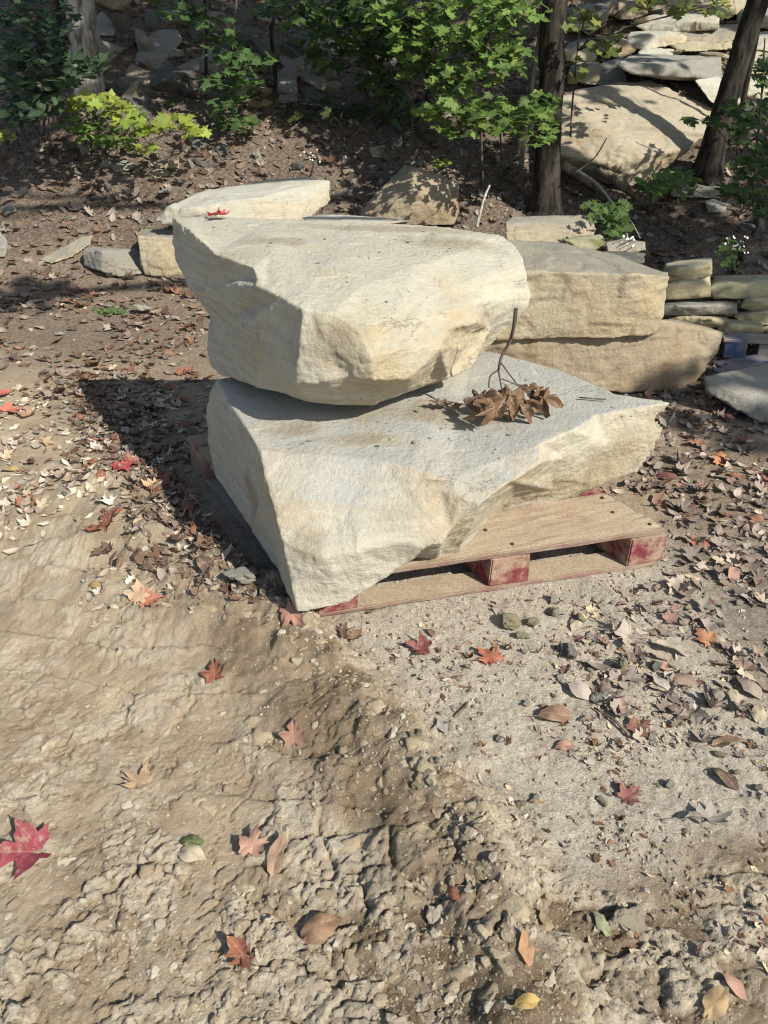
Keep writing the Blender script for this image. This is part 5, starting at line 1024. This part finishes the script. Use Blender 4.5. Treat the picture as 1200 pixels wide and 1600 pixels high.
# trees: trunk, limbs, crown above the frame
def crown_leaves(centres, radii, n, size, pal_, par):
    C = np.array(centres); w = np.array(radii) ** 2; k = rng.choice(len(C), n, p=w / w.sum()); d = rng.normal(size=(n, 3)); d /= np.linalg.norm(d, axis=1)[:, None]
    pos = C[k] + d * (np.array(radii)[k] * rng.random(n) ** .45)[:, None] * np.array([1, 1, .55])
    c = np.array(pal_)[rng.integers(0, len(pal_), n)] * rng.uniform(.7, 1.25, (n, 1))
    return join_leaves('crown', pos, rng.normal(0, .55, (n, 3)) + np.array([0, 0, 1]), rng.uniform(0, 6.28, n), size * rng.uniform(.7, 1.2, n), c, [leaf_geo('crown', .2, .1, .02, 1, s, False) for s in (1, 2)], M['greens'], par)
def tree(path, r0, r1, mat, label, height, crown, segs=40, rough=.09, flare=True, seed=0, spec='tree'):
    base = np.array(path[0]); root = empty(spec, base, label, 'tree'); top = np.array(path[-1]); d = top - np.array(path[-2]); d /= np.linalg.norm(d)
    full = list(path) + [top + d * (height * .35) + np.array([.15, -.1, height * .2]), top + d * height * .5 + np.array([.2, -.1, height * .6])]
    pp = spline(full, 150); pp[0, 2] -= .15; t = np.linspace(0, 1, 150); rad = r0 + (r1 - r0) * t
    if flare: rad = rad + r0 * .55 * np.exp(-(pp[:, 2] - base[2]) / .16)
    V, Fc = tube(pp, rad, segs, rough, seed); child(mesh('trunk', V, Fc, mat), root)
    lb = []; cs = []; rs = []
    for (cx, cy, cz, cr) in crown:
        c = np.array([cx, cy, cz]); k = pp[np.argmin(np.abs(pp[:, 2] - (cz - .35 * np.hypot(cx - base[0], cy - base[1]) - .4)))]
        if k[2] < 2.6: k = pp[np.argmin(np.abs(pp[:, 2] - 2.9))]
        lb.append(tube(spline([k, (k + c) / 2 + np.array([0, 0, -.15]), c], 12), np.linspace(r1 * .55, .015, 12), 6)); cs.append(c); rs.append(cr)
        for _ in range(4):
            e = c + rng.normal(0, cr * .5, 3) * np.array([1, 1, .4]); lb.append(tube(spline([k + (c - k) * .6, (c + e) / 2, e], 6), np.linspace(.018, .006, 6), 4)); 
    if lb: joined('limbs', lb, mat, root)
    return root, cs, rs
def line(px_pts): return [P(a, b, Y=y) for a, b, y in px_pts]
CROWN = [(.07, .13, .03), (.09, .15, .035), (.055, .10, .025)]
def over(gx, gy, cz, r):      # a clump of crown at height cz whose shade falls about (gx, gy)
    zt = float(bank(np.array([gx]), np.array([gy]))[0]); k = (cz - zt) / math.tan(SUN_EL)
    return (gx + k * math.sin(SUN_AZ), gy + k * math.cos(SUN_AZ), cz, r)
SHADE = [over(gx + random.uniform(-.3, .3), gy + random.uniform(-.2, .2), random.uniform(5.2, 7.6), 1.1 if gx > 1.6 else 1.3)  # unseen crown clumps placed where their shade is wanted
         for gx in np.arange(-6, 6.6, 1.25) for gy in np.arange(6.3, 12.5, 1.2)
         if not (gx > 2.6 and 8.6 < gy < 12.5 and gx < .56 * gy + .4) and not (-1.0 < gx < -.2 and gy < 6.9)]
SHADE = [c for c in SHADE if math.hypot(c[0] - (c[2] - .8) / math.tan(SUN_EL) * math.sin(SUN_AZ) + 2.35, c[1] - (c[2] - .8) / math.tan(SUN_EL) * math.cos(SUN_AZ) - 6.7) > 1.4]
SHADE = [c for c in SHADE if math.hypot(c[0] - (c[2] - 1.3) / math.tan(SUN_EL) * math.sin(SUN_AZ) - 1.05, c[1] - (c[2] - 1.3) / math.tan(SUN_EL) * math.cos(SUN_AZ) - 6.4) > 1.0]
def opened(x, y, z, r):
    global SHADE
    SHADE = [c for c in SHADE if math.hypot(c[0] - (c[2] - z) / math.tan(SUN_EL) * math.sin(SUN_AZ) - x, c[1] - (c[2] - z) / math.tan(SUN_EL) * math.cos(SUN_AZ) - y) > r]
opened(2.5, 7.6, 1.0, 1.0); opened(-.5, 6.3, .6, .8); opened(2.4, 4.4, .4, .6); opened(.25, 6.0, .6, 1.55); opened(1.3, 5.4, .4, 1.45)
SHADE += [over(gx, gy, 6.2, r) for gx, gy, r in ((-2.6, 5.2, .4), (2.2, 4.6, .9), (3.0, 3.8, 1.0), (1.9, 3.4, .6), (2.6, 2.6, .8), (3.2, 5.2, 1.))]
HOME = [(1.8, 6.5), (-2.9, 8.0), (3.3, 7.4), (5.6, 3.4), (8.5, 5.0), (-5.6, 4.2)]
def mine(i): return [c for c in SHADE if min(range(len(HOME)), key=lambda j: (HOME[j][0] - c[0]) ** 2 + (HOME[j][1] - c[1]) ** 2) == i]
def clothe(t, cs, rs):
    if cs: crown_leaves(cs, rs, int(200 * sum(r * r for r in rs)), .24, CROWN, t)
b1 = gp(852, 330); t1, cs, rs = tree(line([(852, 330, b1[1]), (856, 240, b1[1]), (862, 120, b1[1] + .02), (868, 0, b1[1] + .05)]), .098, .085, M['bark_dark'], 'dark furrowed trunk standing left of the huge boulder', 5, mine(0), seed=3)
clothe(t1, cs, rs)
b2 = gp(140, 235); t2, cs, rs = tree(line([(148, 235, 8.0), (140, 140, 8.0), (131, 60, 8.0), (122, -20, 8.0)]), .135, .12, M['bark_grey'], 'pale grey trunk at the upper left', 5, mine(1), seed=5)
clothe(t2, cs, rs)
b3 = gp(1108, 275); t3, cs, rs = tree(line([(1104, 272, b3[1]), (1125, 190, b3[1]), (1155, 95, b3[1] + .05), (1192, -20, b3[1] + .1)]), .088, .075, M['bark_dark'], 'dark leaning trunk at the upper right', 5, mine(2), seed=9)
clothe(t3, cs, rs)
# unseen trees added outside the frame, crowns placed to shade yard and slope
t4, cs, rs = tree([np.array([5.6, 3.4, 0]), np.array([5.6, 3.4, 1.5]), np.array([5.5, 3.4, 3.0])], .2, .17, M['bark_dark'], 'unseen tree added just beyond the right edge to shade the yard', 6, mine(3), seed=12)
clothe(t4, cs, rs)
t5, cs, rs = tree([np.array([8.6, 5.0, .2]), np.array([8.6, 5.0, 1.5]), np.array([8.5, 5.0, 3.2])], .2, .16, M['bark_dark'], 'unseen tree added far beyond the right edge to shade the slope', 6, mine(4), seed=13)
clothe(t5, cs, rs)
t6, cs, rs = tree([np.array([-5.8, 4.4, .0]), np.array([-5.7, 4.4, 1.5]), np.array([-5.6, 4.4, 3.2])], .18, .15, M['bark_grey'], 'unseen tree added beyond the left edge to shade the bank', 6, mine(5), seed=14)
clothe(t6, cs, rs)
for pts, r, mat, lab in [
    ([(815, 250, 7.2), (828, 150, 7.2), (846, 40, 7.2), (850, -30, 7.2)], .022, 'bark_grey', 'thin pale stem just left of the dark furrowed trunk'),
    ([(1155, 182, 7.6), (1165, 140, 7.6), (1182, 60, 7.6), (1196, -20, 7.6)], .022, 'bark_dark', 'thin stem right of the leaning trunk'),
    ([(427, 190, 8.2), (430, 120, 8.2), (424, 50, 8.2), (428, -30, 8.2)], .02, 'bark_dark', 'thin dark stem among the shaded scree'),
    ([(320, 170, 8.4), (322, 90, 8.4), (318, -20, 8.4)], .016, 'bark_dark', 'slender stem in the shade left of the small sapling'),
    ([(668, 150, 8.3), (672, 60, 8.3), (670, -20, 8.3)], .025, 'bark_dark', 'slender dark stem behind the dim maple sapling'),
    ([(88, 140, 8.4), (94, 60, 8.4), (90, -30, 8.4)], .07, 'bark_dark', 'dark trunk behind the corner shrub')]:
    pp = line(pts); e = empty('young_tree', pp[0], lab, 'young tree'); full = spline(pp + [pp[-1] + np.array([0, 0, 2.])], 40); full[0, 2] -= .6
    child(mesh('trunk', *tube(full, np.linspace(r, r * .7, 40), 14, .05, 4), M[mat]), e)
# fallen logs and branches on the bank
for pts, r, mat, lab, nm in [
    ([(905, 268, 6.9), (935, 290, 6.7), (965, 330, 6.3), (978, 362, 5.9), (985, 400, 5.0)], .012, 'twig_pale', 'white bare branch arching down to the stones', 'fallen_branch'),
    ([(965, 322, 6.4), (985, 345, 6.2), (1000, 372, 5.8)], .008, 'twig_pale', 'thin pale side branch beside the white one', 'fallen_branch'),
    ([(935, 262, 7.0), (1000, 310, 6.7), (1040, 340, 6.4), (1075, 362, 6.2)], .04, 'log', 'dark fallen log below the huge boulder', 'fallen_log'),
    ([(880, 258, 7.1), (930, 290, 6.9), (975, 315, 6.7)], .045, 'log', 'second decayed log against the huge boulder', 'fallen_log'),
    ([(108, 287, 6.9), (130, 296, 6.85), (155, 310, 6.75)], .05, 'log', 'short rotten log on the left bank', 'fallen_log'),
    ([(500, 222, 7.9), (530, 222, 7.9), (555, 230, 7.8)], .05, 'log', 'mossy log end in the dark litter', 'fallen_log'),
    ([(745, 355, 6.2), (755, 315, 6.3), (765, 290, 6.5)], .012, 'twig_pale', 'grey stick leaning near the peaked boulder', 'fallen_branch'),
    ([(900, 270, 6.6), (930, 245, 6.6), (948, 215, 6.6)], .006, 'twig', 'bare dark twig rising before the huge boulder', 'fallen_branch'),
    ([(990, 318, 6.5), (1050, 318, 6.4), (1090, 322, 6.4)], .012, 'twig', 'thin stick lying across the right bank', 'fallen_branch')]:
    pp = line(pts); pp = spline(pp, 30); o = mesh(nm, *tube(pp, np.linspace(r, r * .6, 30), 12, .06, 5), M[mat], loc=pp[0]); tag(o, lab, 'log' if 'log' in nm else 'branch')
for px, py, l, an, lab in [(955, 1130, .12, 2.2, 'weathered stick in the grey litter'), (720, 1112, .07, .9, 'short dry stick on the dust'), (235, 895, .10, -.5, 'small twig on the sunlit mud near the rut crest'), (590, 955, .09, .5, 'curved twig lying before the pallet front')]:
    h = hit(px, py); d = np.array([math.cos(an), math.sin(an), 0]) * l / 2; q = spline([h - d + np.array([0, 0, .006]), h + np.array([0.006, 0, .012]), h + d + np.array([0, 0, .007])], 8)
    o = mesh('stick', *tube(q, np.linspace(.005, .003, 8), 6), M['log'], loc=h); tag(o, lab, 'stick')
